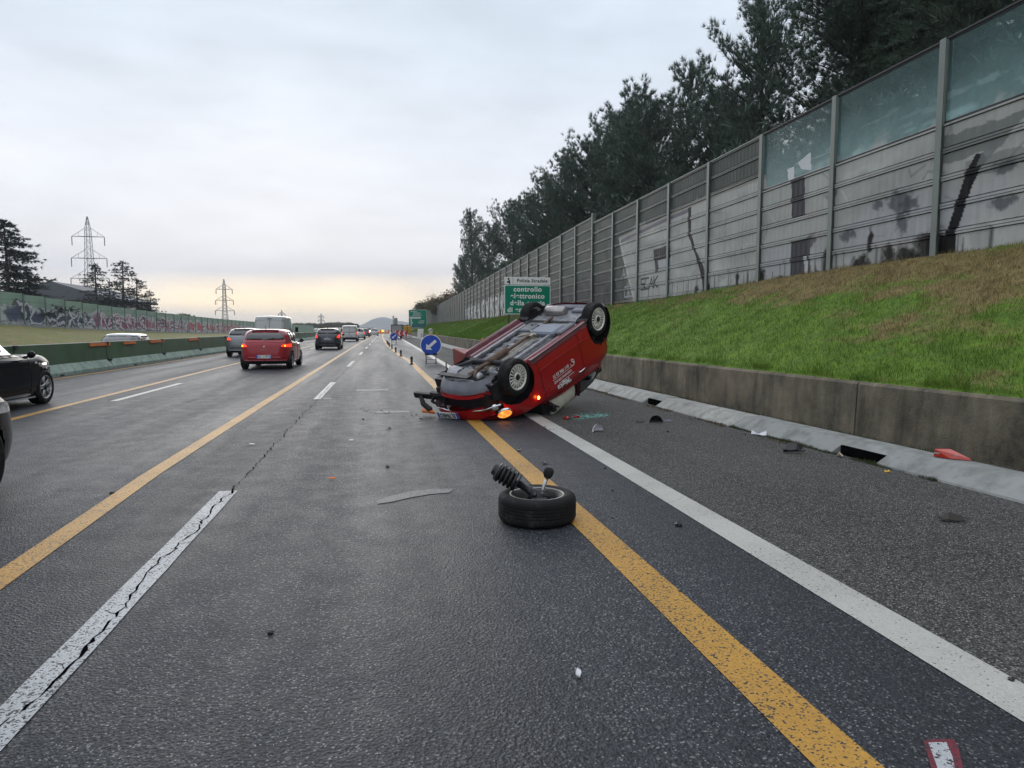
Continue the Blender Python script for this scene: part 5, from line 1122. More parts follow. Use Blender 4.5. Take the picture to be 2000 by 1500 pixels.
# ------------------------------------------------------------------ debris
def debris(name, label, u, v, kind, mat, s=.1, seed=0, z=0.0, rz=0, group=None):
    p = on_z(u, v, z); g = random.Random(seed); b = MB()
    if kind == 'shard':      # bent sliver of trim
        n = 5; V = []
        for i in range(n): t = i / (n - 1) - .5; V += [(t * s, -s * .22 * (1 - t * t) + g.uniform(-.1, .1) * s * .3, s * .02 + g.uniform(0, .10) * s), (t * s, s * .22 * (1 - abs(t)) + g.uniform(-.1, .1) * s * .3, s * .05 + g.uniform(.02, .28) * s)]
        b.add(V + [(x, y, zz + .006) for x, y, zz in V], [(2*i, 2*i+2, 2*i+3, 2*i+1) for i in range(n-1)] + [(2*n+2*i, 2*n+2*i+1, 2*n+2*i+3, 2*n+2*i+2) for i in range(n-1)] + [(2*i, 2*n+2*i, 2*n+2*i+2, 2*i+2) for i in range(n-1)] + [(2*i+1, 2*i+3, 2*n+2*i+3, 2*n+2*i+1) for i in range(n-1)])
    elif kind == 'lump':
        bm = bmesh.new(); bmesh.ops.create_icosphere(bm, subdivisions=2, radius=s / 2)
        for v_ in bm.verts: v_.co *= g.uniform(.7, 1.15); v_.co.z = max(-.01, v_.co.z * .6 + s * .15)
        b.add([tuple(v_.co) for v_ in bm.verts], [tuple(q.index for q in f.verts) for f in bm.faces]); bm.free()
    elif kind == 'shell':    # half shell of a mirror housing or lamp
        V = []; n, m = 10, 5
        for i in range(n + 1):
            for j in range(m + 1):
                a, e = PI * i / n, PI / 2 * j / m; V.append((math.cos(a) * math.cos(e) * s / 2, math.sin(a) * math.cos(e) * s * .32 - s * .05, max(.002, math.sin(e) * s * .55)))
        b.add(V, [(i*(m+1)+j, (i+1)*(m+1)+j, (i+1)*(m+1)+j+1, i*(m+1)+j+1) for i in range(n) for j in range(m)]); b.tube([(-s/2, -.01, .012), (-s*.2, s*.1, .02), (s*.2, s*.1, .02), (s/2, -.01, .012)], .008, 5)
    o = b.build(name, mat, None, (p[0], p[1], z + .002), (0, 0, rz), smooth=kind == 'shell'); return tag(o, label, 'debris', group)
BLKM = simple('debris_black', (.012, .012, .014), .35, var=.3); WHT = simple('debris_white', (.6, .6, .62), .3, var=.1, coat=.5)
debris('mirror_shell', 'white and silver broken mirror shell standing just right of the white line', 1167, 843, 'shell', WHT, .20, 1, rz=.5)
debris('mirror_housing', 'black mirror housing lying on the shoulder behind the white mirror shell', 1281, 826, 'shell', BLKM, .21, 2, rz=-.2)
debris('trim_piece', 'thin brown black trim sliver left of the black mirror housing', 1249, 825, 'shard', BLKM, .13, 3)
debris('plastic_scrap', 'small grey scrap right of the black mirror housing', 1305, 824, 'shard', PLASG, .12, 4)
debris('light_shard', 'pale triangular plastic shard against the kerb foot', 1482, 851, 'shard', WHT, .19, 5, rz=-.6)
o = debris('black_lamp_part', 'long black plastic part lying on the shoulder in front of the kerb drain', 1550, 885, 'shard', BLKM, .24, 6, rz=-.1); o.scale = (1.05, .8, 1.6)
b = MB(); b.tube([(-.115, 0, .02), (-.04, .012, .028), (.115, 0, .022)], [.014, .02, .012], 6); b.build('rounded_edge', BLKM, o)
p = on_z(1890, 893, .17)
rl = tag(empty('broken_tail_light', (kx(p[1]) + .36, p[1], .165), (0, 0, math.radians(-62))), 'broken red tail light lens resting on the kerb top against the wall', 'tail light')
b = MB(); b.add([(-.16,-.03,.0),(-.15,.04,.0),(-.02,.05,0),(.17,.0,0),(.0,-.05,0),(-.15,-.03,.075),(-.13,.03,.08),(-.03,.035,.085),(.15,.0,.02),(-.0,-.04,.055)], [(0,1,6,5),(1,2,7,6),(2,3,8,7),(3,4,9,8),(4,0,5,9),(5,6,7),(5,7,8,9),(0,4,3,2,1)]); b.build('red_lens', simple('lens_red', (.48, .028, .008), .2, var=.15, coat=1), rl, bevel=.004)
b = MB(); b.box((-.15, -.036, .03), (.05, -.030, .045)); b.build('clear_strip', LENS, rl)
debris('yellow_shard', 'yellow plastic chip in front of the kerb drain opening', 1731, 923, 'shard', simple('yellow_chip', (.6, .36, .03), .5), .07, 8)
debris('pale_stick', 'pale broken stick beside the kerb drain opening', 1641, 892, 'shard', simple('stick', (.35, .30, .22), .8), .13, 9, rz=.9)
debris('dry_twig', 'dark twig lying near the right edge of the shoulder', 1858, 1018, 'shard', simple('twig', (.03, .025, .02), .8), .17, 10, rz=-.2)
debris('white_chip', 'small white paint chip in the near lane at the bottom centre', 1129, 1320, 'shard', WHT, .055, 11, rz=1.2)
debris('wire_tangle', 'crumpled black wire lump between the yellow and white lines right of the wheel', 1325, 1027, 'lump', BLKM, .055, 12)
for k, (u, v, s, lb) in enumerate(((757, 913, .045, 'black rubber lump alone in the middle of the driving lane'), (758, 839, .10, 'flat black sliver left of the overturned car, nearest its plate'), (709, 820, .06, 'black scrap furthest left of the overturned car'), (824, 819, .09, 'small black piece just left of the red car nose'), (1064, 906, .09, 'black curl of trim beyond the torn off wheel'), (1014, 881, .09, 'black clip on the road between yellow line and white line near the wreck'), (528, 1237, .03, 'tiny dark stone in the near lane at the lower left'), (219, 964, .04, 'tiny dark fragment left of the left yellow line'), (1304, 844, .05, 'dark crumb in front of the black mirror housing'), (1328, 1156, .025, 'dark crumb beside the yellow line below the wheel'), (1181, 915, .03, 'dark chip right of the wheel, near the white line'), (1196, 958, .025, 'small dark chip between the wheel and the white line'), (1975, 1330, .03, 'dark pebble on the white edge line at the right'), (1196, 1012, .02, 'tiny dark chip right beside the torn off wheel'))):
    debris('road_fragment', lb, u, v, 'lump' if s < .06 else 'shard', BLKM, s, 20 + k, rz=k)
debris('headlight_chip', 'orange plastic chip lying in the driving lane left of the wheel', 648, 936, 'shard', ORANGE, .06, 40); debris('white_sliver', 'white sliver in the left lane beside the dashed line', 492, 869, 'shard', WHT, .06, 41); debris('white_sliver', 'white sliver in the driving lane above the orange chip', 686, 861, 'shard', WHT, .06, 42)
debris('red_fragment', 'red plastic fragment under the roof of the overturned car', 1106, 819, 'lump', RED_OFF, .11, 43); debris('red_fragment', 'dark red fragment beside the spilled glass crumbs', 1125, 816, 'shard', RED_OFF, .14, 44)
# glass crumbs
def crumbs(name, label, pts, n, mat, s):
    P = []; 
    for _ in range(n):
        (u0, v0, u1, v1) = pts; t = rng.uniform(); q = on_z(u0 + (u1 - u0) * t + rng.normal(0, 4), v0 + (v1 - v0) * t + rng.normal(0, 2.6)); P.append(q)
    P = np.array(P); V = []; Fq = []
    for i, q in enumerate(P):
        r = s * rng.uniform(.5, 1.3); a = rng.uniform(0, 6.28)
        for k in range(4): V.append((q[0] + r * math.cos(a + k * PI/2), q[1] + r * math.sin(a + k * PI/2), .001 + r * .9 * (k % 2)))
        V.append((q[0], q[1], r * 1.1)); o = i * 5; Fq += [(o, o+1, o+4), (o+1, o+2, o+4), (o+2, o+3, o+4), (o+3, o, o+4)]
    tag(link(name, np_mesh(name, V, Fq, mat)), label, 'glass crumbs', kind='stuff')
GLC = simple('green_glass', (.07, .27, .23), .1, var=.4, scale=60, coat=1)
crumbs('glass_crumbs', 'green glass crumbs spilled right of the overturned car', (1120, 815, 1188, 811), 900, GLC, .008)
crumbs('glass_crumbs', 'scattered glass and plastic crumbs around the overturned car', (700, 800, 1200, 850), 260, BLKM, .010)
# ------------------------------------------------------------------ signs and road furniture
def pl(u, v, Y): return on_y(u, v, Y)
# police sign
SY = 33.0; a = pl(985, 557, SY); c2_ = pl(1075, 614, SY); zt_, zb_ = on_y(1030, 557, SY)[2], on_y(1030, 614, SY)[2]; sw = c2_[0] - a[0]; sh = zt_ - zb_; sx = (a[0] + c2_[0]) / 2
sg = tag(empty('road_sign', (sx, SY, float(hR(np.array([sx]), np.array([SY]))[0]))), 'green electronic enforcement sign with white police strip on top, behind the overturned car', 'road sign'); zg = sg.location.z
def rrect(w, h, r, n=5):
    P = []
    for cx, cy, a0 in ((w/2 - r, h/2 - r, 0), (-w/2 + r, h/2 - r, PI/2), (-w/2 + r, -h/2 + r, PI), (w/2 - r, -h/2 + r, 1.5*PI)):
        for k in range(n + 1): P.append((cx + r * math.cos(a0 + PI/2 * k / n), cy + r * math.sin(a0 + PI/2 * k / n)))
    return P
def panel(parent, name, mat, w, h, cx, cz, y, r=.06, t=.02):
    b = MB(); b.prism([(p[0] + cx, p[1] + cz) for p in rrect(w, h, r)], y, y + t, 'xz'); return b.build(name, mat, parent)
cz = (zt_ + zb_) / 2 - zg
pb = panel(sg, 'sign_border', WHITEP, sw, sh, 0, cz, 0); panel(sg, 'green_panel', GREENP, sw - .07, sh - .07, 0, cz, -.006, .05, .01)
for k, s_ in enumerate(('controllo', 'elettronico', 'della corsia', 'di emergenza')):
    t = text_mesh(s_, sh * .235, WHITEP, .003, bold=.010, spacing=1.12); link('lettering', t, sg, (0, -.008, cz + sh * (.355 - .235 * k)), (PI/2, 0, 0))
ph_ = sh * .255; panel(sg, 'white_strip', WHITEP, sw * .99, ph_, 0, cz + sh / 2 + ph_ / 2 + .03, -.0, .03)
link('lettering', text_mesh('Polizia Stradale', ph_ * .62, PLAS, .003, bold=.004, spacing=1.1), sg, (sw * .10, -.006, cz + sh / 2 + ph_ / 2 + .03), (PI/2, 0, 0))
b = MB(); b.box((-sw * .32, -.006, cz + sh / 2 + .05), (-sw * .315, 0, cz + sh / 2 + ph_ + .01)); q = cz + sh/2 + .05; x0 = -sw * .41
b.prism([(x0 - .09, q + .06), (x0 + .02, q + .05), (x0 + .04, q + .0), (x0 + .09, q + .0), (x0 + .08, q + .14), (x0 + .05, q + .2), (x0 + .0, q + .2), (x0 - .02, q + .13), (x0 - .09, q + .12)], -.006, 0, 'xz'); b.prism([(x0 + p[0] * .05, q + .25 + p[1] * .05) for p in circ(0, 0, 1, 10)], -.006, 0, 'xz'); b.build('officer_pictogram', PLAS, sg)
for x in (-sw * .40, -sw * .33, sw * .36): b = MB(); b.tube([(x, .05, -.3), (x, .05, cz + sh / 2 + ph_)], .032 if x != -sw * .33 else .045, 10); b.build('pole', GALV if x == -sw * .33 else simple('dark_pole', (.05, .055, .055), .6, .3), sg, smooth=True)
# big direction sign
DY = 152.0; a = pl(798, 605, DY); c2_ = pl(834, 640.5, DY); sw = c2_[0] - a[0]; sh = on_y(816, 605, DY)[2] - on_y(816, 640.5, DY)[2]; sx = (a[0] + c2_[0]) / 2; zc = on_y(816, 622.7, DY)[2]
ds = tag(empty('road_sign', (sx, DY, .6)), 'large green motorway direction sign standing in the distance beyond the yellow cabinet', 'road sign')
panel(ds, 'sign_border', WHITEP, sw, sh, 0, zc - .6, 0); panel(ds, 'green_panel', glow('x', (0, 0, 0), 0) if False else GREENP, sw - .12, sh - .12, 0, zc - .6, -.02, .05, .02)
panel(ds, 'teal_strip', simple('teal_sheeting', (.02, .12, .16), .5), sw - .16, sh * .16, 0, zc - .6 - sh * .40, -.03, .02, .02)
panel(ds, 'white_strip', WHITEP, sw * .60, sh * .10, -sw * .14, zc - .6 + sh * .06, -.035, .05, .02)
link('lettering', text_mesh('TANGENZIALE', sh * .075, PLAS, .004), ds, (-sw * .14, -.04, zc - .6 + sh * .06), (PI/2, 0, 0))
for s_, x, z in (('SAVONA', -.22, .40), ('PIACENZA', -.05, .31), ('AEROPORTO', -.05, .20), ('CORSO', .22, -.12), ('TORINO', .18, -.22)): link('lettering', text_mesh(s_, sh * .085, WHITEP, .004, bold=.006), ds, (x * sw, -.035, zc - .6 + z * sh), (PI/2, 0, 0))
b = MB(); b.box((-sw * .39, -.04, zc - .6 - sh * .45), (-sw * .35, -.02, zc - .6 - sh * .06)); b.prism([(-sw*.37, zc - .6 - sh*.01), (-sw*.43, zc - .6 - sh*.08), (-sw*.31, zc - .6 - sh*.08)], -.04, -.02, 'xz'); b.prism([(-sw*.35, zc - .6 - sh*.22), (-sw*.28, zc - .6 - sh*.17), (-sw*.28, zc - .6 - sh*.27)], -.04, -.02, 'xz'); b.build('route_arrow', WHITEP, ds)
for x in (-sw * .3, sw * .3): b = MB(); b.box((x - .08, .03, -1.5), (x + .08, .2, zc - .6 + sh * .4)); b.build('pole', GALV, ds)
# keep-left arrow signs on folding stands
def arrow_sign(u, vb, dia, label, lampz=True):
    p = on_z(u, vb); r = dia / 2; zc = .42 + r - .08
    e = tag(empty('arrow_sign', (p[0], p[1], 0)), label, 'traffic sign', 'blue keep left signs on stands')
    b = MB(); b.lathe([(.001, .012), (r, .012), (r, -.004), (r * .94, -.006), (.001, -.006)], 48, 'y', (0, 0, zc)); b.build('disc_rim', WHITEP, e)
    b = MB(); b.lathe([(r * .935, -.0062), (r * .93, -.009), (.001, -.009)], 48, 'y', (0, 0, zc)); b.build('blue_disc', BLUEP, e)
    A = [(0, -.62), (.40, -.22), (.13, -.22), (.13, .62), (-.13, .62), (-.13, -.22), (-.40, -.22)]; th = math.radians(-48); 
    b = MB(); b.prism([((x * math.cos(th) - z * math.sin(th)) * r, (x * math.sin(th) + z * math.cos(th)) * r + zc) for x, z in A], -.013, -.009, 'xz'); b.build('white_arrow', WHITEP, e)
    b = MB()
    for sx_ in (-.2, .2):
        b.tube([(sx_, -.02, .52), (sx_ - .03, -.20, 0)], .011, 6); b.tube([(sx_, .02, .52), (sx_ + .03, .25, 0)], .011, 6)
    b.tube([(-.2, -.13, .19), (.2, -.13, .19)], .009, 6); b.tube([(-.2, -.19, .03), (.2, -.19, .03)], .009, 6); b.build('stand', DARKST, e, smooth=True)
    b = MB(); b.box((-.25, -.06, .36), (-.06, .06, .44)); b.box((.06, -.06, .36), (.25, .06, .44)); b.build('sandbag', PLAS, e, bevel=.01)
    b = MB(); b.box((-.07, -.03, zc + r), (.07, .04, zc + r + .07)); b.build('lamp_base', simple('lamp_yellow', (.6, .42, .12), .6), e)
    b = MB(); b.lathe([(.085, -.02), (.09, .0), (.075, .01), (.001, .015)], 20, 'y', (0, 0, zc + r + .145)); b.lathe([(.085, .03), (.09, .0)], 20, 'y', (0, 0, zc + r + .145)); b.build('lamp_lens', LENS, e, smooth=True); return e
arrow_sign(842, 711, .86, 'nearer and larger blue round sign with white arrow on a folding stand'); arrow_sign(769.5, 672.5, .74, 'farther and smaller blue round sign with white arrow in front of the red chevrons')
# flexible channel posts along the yellow line
cone = None
for k, (u, v) in enumerate(((804, 712), (783, 696), (773, 688.5), (765.5, 681.5), (760.5, 677), (758, 674), (756, 671.5))):
    p = on_z(u, v)
    if k == 0:
        cone = tag(empty('channel_post', (p[0], p[1], 0)), 'x', 'lane post', 'black lane posts along the yellow line')
        b = MB(); b.lathe([(.10, 0), (.10, .015), (.05, .03), (.048, .04)], 20, 'z'); b.build('base', RUB, cone, smooth=False)
        b = MB(); b.add([(-.045,-.02,.03),(.045,-.02,.03),(.045,.02,.03),(-.045,.02,.03),(-.05,-.02,.29),(.05,-.02,.29),(.05,.02,.29),(-.05,.02,.29),(-.03,-.015,.33),(.03,-.015,.33),(.03,.015,.33),(-.03,.015,.33)], [(0,3,2,1),(0,1,5,4),(1,2,6,5),(2,3,7,6),(3,0,4,7),(4,5,9,8),(5,6,10,9),(6,7,11,10),(7,4,8,11),(8,9,10,11)]); b.build('flexible_blade', PLAS, cone)
        b = MB(); b.box((-.035, -.024, .07), (.035, -.021, .11)); b.box((-.035, -.024, .17), (.035, -.021, .19)); b.build('reflective_band', simple('worn_reflector', (.2, .2, .19), .4), cone); c = cone
    else: c = copy_tree(cone); c.location = (p[0], p[1], 0)
    c['label'] = ('lane post nearest the overturned car, left of the larger arrow sign', 'second lane post, directly beyond the nearest one', 'third lane post counting away from the wreck', 'fourth lane post, just left of the smaller arrow sign foot', 'fifth lane post, left below the smaller arrow sign', 'sixth lane post, last but one before the barriers', 'last and smallest lane post on the yellow line')[k]
# roadside delineators with orange caps
for k, (u, v) in enumerate(((929.5, 697), (868, 671.5))):
    p = on_z(u, v); y = p[1]; x = float(kx(y)) + .25; e = tag(empty('delineator', (x, y, .15)), ('white delineator with orange cap on the kerb between arrow sign and overturned car', 'smaller white delineator on the kerb partly behind the larger arrow sign')[k], 'delineator', 'white delineators with orange caps on the kerb')
    b = MB(); b.lathe([(.055, 0), (.05, .62), (.05, .64)], 14, 'z'); b.build('white_post', simple('post_offwhite', (.42, .40, .36), .6), e, smooth=True); b = MB(); b.lathe([(.05, .62), (.075, .64), (.075, .76), (.06, .79), (.001, .80)], 14, 'z'); b.build('orange_cap', ORANGE, e, smooth=True)
# roadworks group in the distance
YEL = simple('works_yellow', (.50, .27, .02), .5, var=.2); RDS = simple('red_sheeting', (.45, .02, .03), .5)
for k, (u0, u1, v0, v1, Y) in enumerate(((767, 776, 645.5, 656, 92), (776, 785, 645.5, 656, 91.5), (785, 795, 645.5, 656, 91))):
    a, c = pl(u0, v0, Y), pl(u1, v1, Y); wd_, hd_ = c[0] - a[0] - .03, a[2] - c[2]; e = tag(empty('chevron_board', ((a[0] + c[0]) / 2, Y, 0)), ('leftmost red board with white chevron, partly behind the small arrow sign', 'middle red board with white chevron beside the yellow cabinet', 'rightmost red board with white chevron in front of the yellow cabinet')[k], 'chevron board', 'red and white chevron boards'); zc = (a[2] + c[2]) / 2
    b = MB(); b.box((-wd_/2, 0, zc - hd_/2), (wd_/2, .03, zc + hd_/2)); b.build('red_board', RDS, e); b = MB(); q = hd_ * .5
    b.prism([(wd_*.28, zc + q*.9), (-wd_*.02, zc + q*.9), (-wd_*.34, zc), (-wd_*.02, zc - q*.9), (wd_*.28, zc - q*.9), (-wd_*.04, zc)], -.01, 0, 'xz'); b.build('white_chevron', WHITEP, e)
    b = MB(); b.box((-wd_*.35, .03, 0), (-wd_*.3, .07, zc)); b.box((wd_*.3, .03, 0), (wd_*.35, .07, zc)); b.build('stand', RDS, e)
Y = 99; a, c = pl(763.5, 634, Y), pl(786, 655, Y); e = tag(empty('works_truck', ((a[0] + c[0]) / 2, Y, 0)), 'grey works truck with dark frame parked behind the red chevron boards', 'truck'); hw = (c[0] - a[0]) / 2; H = a[2]
b = MB(); b.box((-hw + .05, 0, .75), (hw - .05, 3.2, H - .06)); b.build('cargo_box', simple('truck_grey', (.30, .29, .28), .6), e); b = MB(); b.box((-hw, -.05, .7), (-hw + .08, .02, H)); b.box((hw - .08, -.05, .7), (hw, .02, H)); b.box((-hw, -.05, H - .09), (hw, .02, H)); b.build('rear_frame', DARKST, e)
b = MB(); b.box((-hw, -.02, .45), (hw, 5.2, .72)); b.build('chassis', DARKST, e); b = MB(); b.box((-hw + .05, 3.4, .72), (hw - .05, 5.3, H - .1)); b.build('cab', WHP, e, bevel=.1)
for s_ in (-1, 1):
    for yy in (.7, 4.4): add_wheel(e, s_ * (hw - .15), yy, .42, .42, .25, 'steel', GALV).rotation_euler = (0, 0, -PI/2 * s_ + (0))
for ch in e.children:
    if ch.name.startswith('wheel'): ch.rotation_euler = (0, 0, PI/2 if ch.location.x < 0 else -PI/2)
Y = 104; a, c = pl(788, 636.5, Y), pl(804, 652, Y); e = tag(empty('works_cabinet', ((a[0] + c[0]) / 2, Y, 0)), 'yellow ochre cabinet on a frame between the chevron boards and the green sign', 'cabinet'); hw = (c[0] - a[0]) / 2
b = MB(); b.box((-hw, 0, c[2]), (hw, .9, a[2])); b.build('cabinet_box', YEL, e, bevel=.04); b = MB(); b.box((-hw * .06, -.01, c[2] + .1), (hw * .06, 0, a[2] - .1)); b.build('door_gap', DARKST, e)
b = MB(); [b.box((x - .04, .02, 0), (x + .04, .1, c[2])) for x in (-hw * .9, -hw * .3, hw * .3, hw * .9)]; b.box((-hw, .0, .3), (hw, .04, .36)); b.build('support_frame', GALV, e)
Y = 92; a, c = pl(815, 642.5, Y), pl(827.5, 660, Y); xk = float(kx(Y)) + .2; e = tag(empty('speed_cabinet', ((a[0] + c[0]) / 2, Y, 0)), 'tall white cabinet at the kerb below the distant green sign', 'cabinet'); hw = (c[0] - a[0]) / 2
b = MB(); b.prism([(-hw, .1), (hw * .75, .1), (hw, 1.42), (-hw * .75, 1.44)], 0, .6, 'xz'); b.build('cabinet_box', WHITEP, e, bevel=.02); b = MB(); b.box((hw * .3, -.01, .3), (hw * .45, 0, .8)); b.build('door_handle', DARKST, e)
for k, (u, v, Y, h0) in enumerate(((768, 617, 112, .12), (773, 621, 114, .28))):
    a = pl(u, v, Y); e = tag(empty('works_mast', (a[0], Y, 0)), ('slimmer taller grey mast rising behind the works truck', 'thicker shorter grey mast rising behind the works truck')[k], 'mast'); b = MB(); b.tube([(0, 0, 0), (0, 0, a[2])], [.09, .07], 8); b.build('mast_pole', GALV, e)
    b = MB(); b.box((-h0, -.1, a[2] - (.3 if k == 0 else 1.1)), (h0, .1, a[2])); b.build('mast_head', simple('mast_head', (.22, .23, .21), .6), e)
# yellow plastic barriers right across the closed lane far away
wall_y = tag(empty('yellow_barrier', (0, 205, 0)), 'long row of low yellow works barriers across the road in the far distance', 'works barrier')
for k in range(7): 
    a, c = pl(726 + k * 5, 644.5, 205), pl(730.6 + k * 5, 650.2, 205); b = MB(); b.prism([(a[0], 0), (c[0], 0), (c[0] - .1, 1.05), (a[0] + .1, 1.05)], -.3, .3, 'xz'); b.build('barrier_block', YEL if k % 3 else ORANGE, wall_y)
for nm, u, v, Y, r, mt in (('warning_lamp', 747.5, 646.5, 204, .28, AMB), ('warning_lamp', 723, 647.5, 200, .34, WARM)):
    a = pl(u, v, Y); e = tag(empty(nm, (a[0], Y, 0)), 'amber warning lamp glowing above the middle of the yellow barriers' if mt is AMB else 'white headlamp shining at the left end of the yellow barriers', 'lamp'); b = MB(); b.lathe([(.001, .05), (r, .05), (r, -.02), (r*.8, -.06), (.001, -.06)], 16, 'y', (0, 0, a[2])); b.build('lamp_glass', mt, e); b = MB(); b.box((-.05, 0, 0), (.05, .1, a[2] - r * .5)); b.build('lamp_post', DARKST, e)

# ------------------------------------------------------------------ power pylons
PYL = simple('pylon_steel', (.26, .27, .28), .6, .4)
def pylon(u, vt, vb, Y, label, arms=(.24, .50, .745), lean=0):
    a, b_ = pl(u, vt, Y), pl(u, vb, Y); z0 = -.3; H = a[2] - z0; t = H / 36; Hh = a[2] - b_[2]
    e = tag(empty('power_pylon', (a[0], Y, z0)), label, 'pylon', 'steel power pylons'); th = .055 * max(1, Y / 160)
    def wd(z): return np.interp(z, [0, H - Hh, H - Hh * .7, H - Hh * .24, H - Hh * .15, H], [.095 * Hh, .062 * Hh, .042 * Hh, .028 * Hh, .026 * Hh, .004 * Hh])
    m = MB()
    levels = [H - (H) * (k / 18) ** 1.15 for k in range(19)]
    for i in range(18):
        z1, z0_ = levels[i], levels[i+1]; w1, w0 = wd(z1), wd(z0_)
        for sx_, sy in ((1,1),(1,-1),(-1,1),(-1,-1)): m.tube([(sx_*w0/1, sy*w0/1, z0_), (sx_*w1, sy*w1, z1)], th, 4, False)
        for s_ in (1, -1):
            m.tube([(-w0, s_*w0, z0_), (w1, s_*w1, z1)], th*.6, 3, False); m.tube([(w0, s_*w0, z0_), (-w1, s_*w1, z1)], th*.6, 3, False); m.tube([(s_*w0, -w0, z0_), (s_*w1, w1, z1)], th*.6, 3, False)
    m.build('lattice_tower', PYL, e)
    for f, ln in zip(arms, (3.25, 3.55, 3.85)):
        z = H - Hh * f; k_ = Hh / 18; ln *= k_; m = MB(); w_ = wd(z)
        for s_ in (1, -1):
            m.tube([(0, w_*.8, z), (s_*ln, 0, z)], th, 4, False); m.tube([(0, -w_*.8, z), (s_*ln, 0, z)], th, 4, False); m.tube([(s_*w_, 0, z + 1.9*k_), (s_*ln, 0, z)], th*.8, 4, False); m.tube([(s_*(w_ + ln)*.5, 0, z), (s_*(w_ + ln)*.5, 0, z + .9*k_)], th*.6, 3, False)
        m.build('cross_arm', PYL, e)
        for s_ in (1, -1): m = MB(); m.tube([(s_*ln, 0, z), (s_*ln, 0, z - 1.9*k_)], th*1.5, 5); m.build('insulator', simple('insulator', (.13, .14, .15), .5), e)
pylon(170, 423, 585, 150, 'tallest nearest power pylon behind the cedars on the left'); pylon(437, 545, 628, 285, 'second power pylon, smaller, beyond the end of the graffiti wall')
pylon(550, 605, 640, 640, 'third power pylon, just right above the white van'); pylon(627, 612, 640, 800, 'smallest power pylon near the middle of the horizon')

# ------------------------------------------------------------------ trees
def leaf_mat(name, base, tip, var=.35):
    m = Mat(name); n = m.noise(m.obj(), 1.1, 4, .6); n2 = m.noise(m.obj(), 7, 3)
    c = m.mix(m.rng(n, .3, .7), base, tip); c = m.mix(m.rng(n2, .35, .7, 0, .6), c, tuple(q * .5 for q in base)); m.set(color=c, rough=.6, spec=.25); return m.m
PINE = leaf_mat('pine_needles', (.06, .10, .078), (.12, .17, .12)); CEDAR = leaf_mat('cedar_needles', (.028, .045, .042), (.05, .07, .06))
BROWNL = leaf_mat('autumn_leaves', (.07, .075, .03), (.13, .10, .045)); GREENL = leaf_mat('dull_leaves', (.05, .065, .035), (.08, .09, .05)); RUSTL = leaf_mat('rust_leaves', (.12, .06, .03), (.18, .08, .04))
BARK = simple('bark', (.055, .045, .04), .9, var=.4, scale=6, bump=.5); BARKP = simple('pale_bark', (.28, .25, .23), .9, var=.3, scale=4)
def tufts(C, D, size, nb, wid, r):
    """needle tufts: nb narrow triangles fanned about direction D at each centre C"""
    n = len(C); d = D[:, None, :] / np.maximum(np.linalg.norm(D, axis=1), .3)[:, None, None] + r.normal(0, .48, (n, nb, 3)); d /= np.linalg.norm(d, axis=2, keepdims=True); s = size * r.uniform(.55, 1.2, (n, nb, 1))
    t = np.cross(d, r.normal(0, 1, (n, nb, 3))); t /= np.maximum(np.linalg.norm(t, axis=2, keepdims=True), 1e-6); c = C[:, None, :]
    V = np.stack([c - t * wid, c + t * wid, c + d * s + t * wid * .3], 2); return V.reshape(-1, 3)
def tri_mesh(name, V, mat): return np_mesh(name, V, np.arange(len(V)).reshape(-1, 3), mat)
def pine_meshes(h, seed, start=.25, spread=.24, dens=1.0, shape='pine', mat=None, ts=.36, wid=.0125, nb=24, pq=6):
    r = np.random.default_rng(seed); m = MB(); bx, by = r.normal(0, .02, 2); tp = [(bx * z * math.sin(z * .4), by * z, z) for z in np.linspace(0, h, 10)]
    m.tube(tp, list(np.linspace(.02 * h + .04, .03, 10)), 8); C = []; D = []
    nl = int(h * (6.0 if shape == 'pine' else 6.5) * dens)
    for i in range(nl):
        f = start + (1 - start) * (i / nl) ** (.9); z = f * h; x0, y0 = np.interp(z, [p[2] for p in tp], [p[0] for p in tp]), np.interp(z, [p[2] for p in tp], [p[1] for p in tp])
        a = r.uniform(0, 2 * PI); g = (f - start) / (1 - start)
        if shape == 'pine': R = h * spread * (math.sin(PI * min(1, g * .78 + .20)) ** .8) * r.uniform(.55, 1.2) + .25; up = .15 + .75 * g ** 1.5 + r.uniform(-.1, .15); cv = .25
        else: R = h * spread * (1 - g) ** .85 * r.choice([.55, .8, 1.0, 1.15]) * r.uniform(.8, 1.1) + .35; up = .16 * (1 - g) + r.uniform(-.05, .1) + .25 * g; cv = -.22
        n = max(3, int(R / .30)); pts = []
        for k in range(n + 1):
            t = k / n; rr = R * t; pts.append((x0 + math.cos(a) * rr + r.normal(0, .03), y0 + math.sin(a) * rr + r.normal(0, .03), z + rr * up + cv * rr * t))
        m.tube(pts, list(np.linspace(.03 + .008 * R, .008, n + 1)), 4, False)
        for k in range(max(1, int(n * .28)), n + 1):
            p = np.array(pts[k]); t = k / n; q = pq if shape == 'pine' else 6
            wdt = (.33 if shape == 'pine' else .62) * (1 - .55 * t) * min(1.6, R * .4 + .4)
            for j in range(q):
                o = r.normal(0, wdt, 3); o[2] *= .45 if shape == 'pine' else .12; C.append(p + o); D.append([math.cos(a) * .5 + o[0], math.sin(a) * .5 + o[1], .75 if shape == 'pine' else -.10])
    for k in range(8): C.append(np.array([tp[-1][0], tp[-1][1], h - k * .12]) + r.normal(0, .08, 3)); D.append([0, 0, 1])
    C = np.array(C); D = np.array(D, float); V = tufts(C, D, ts, nb, wid, r)
    return m.mesh('trunk', BARK), tri_mesh('crown', V, mat or PINE)
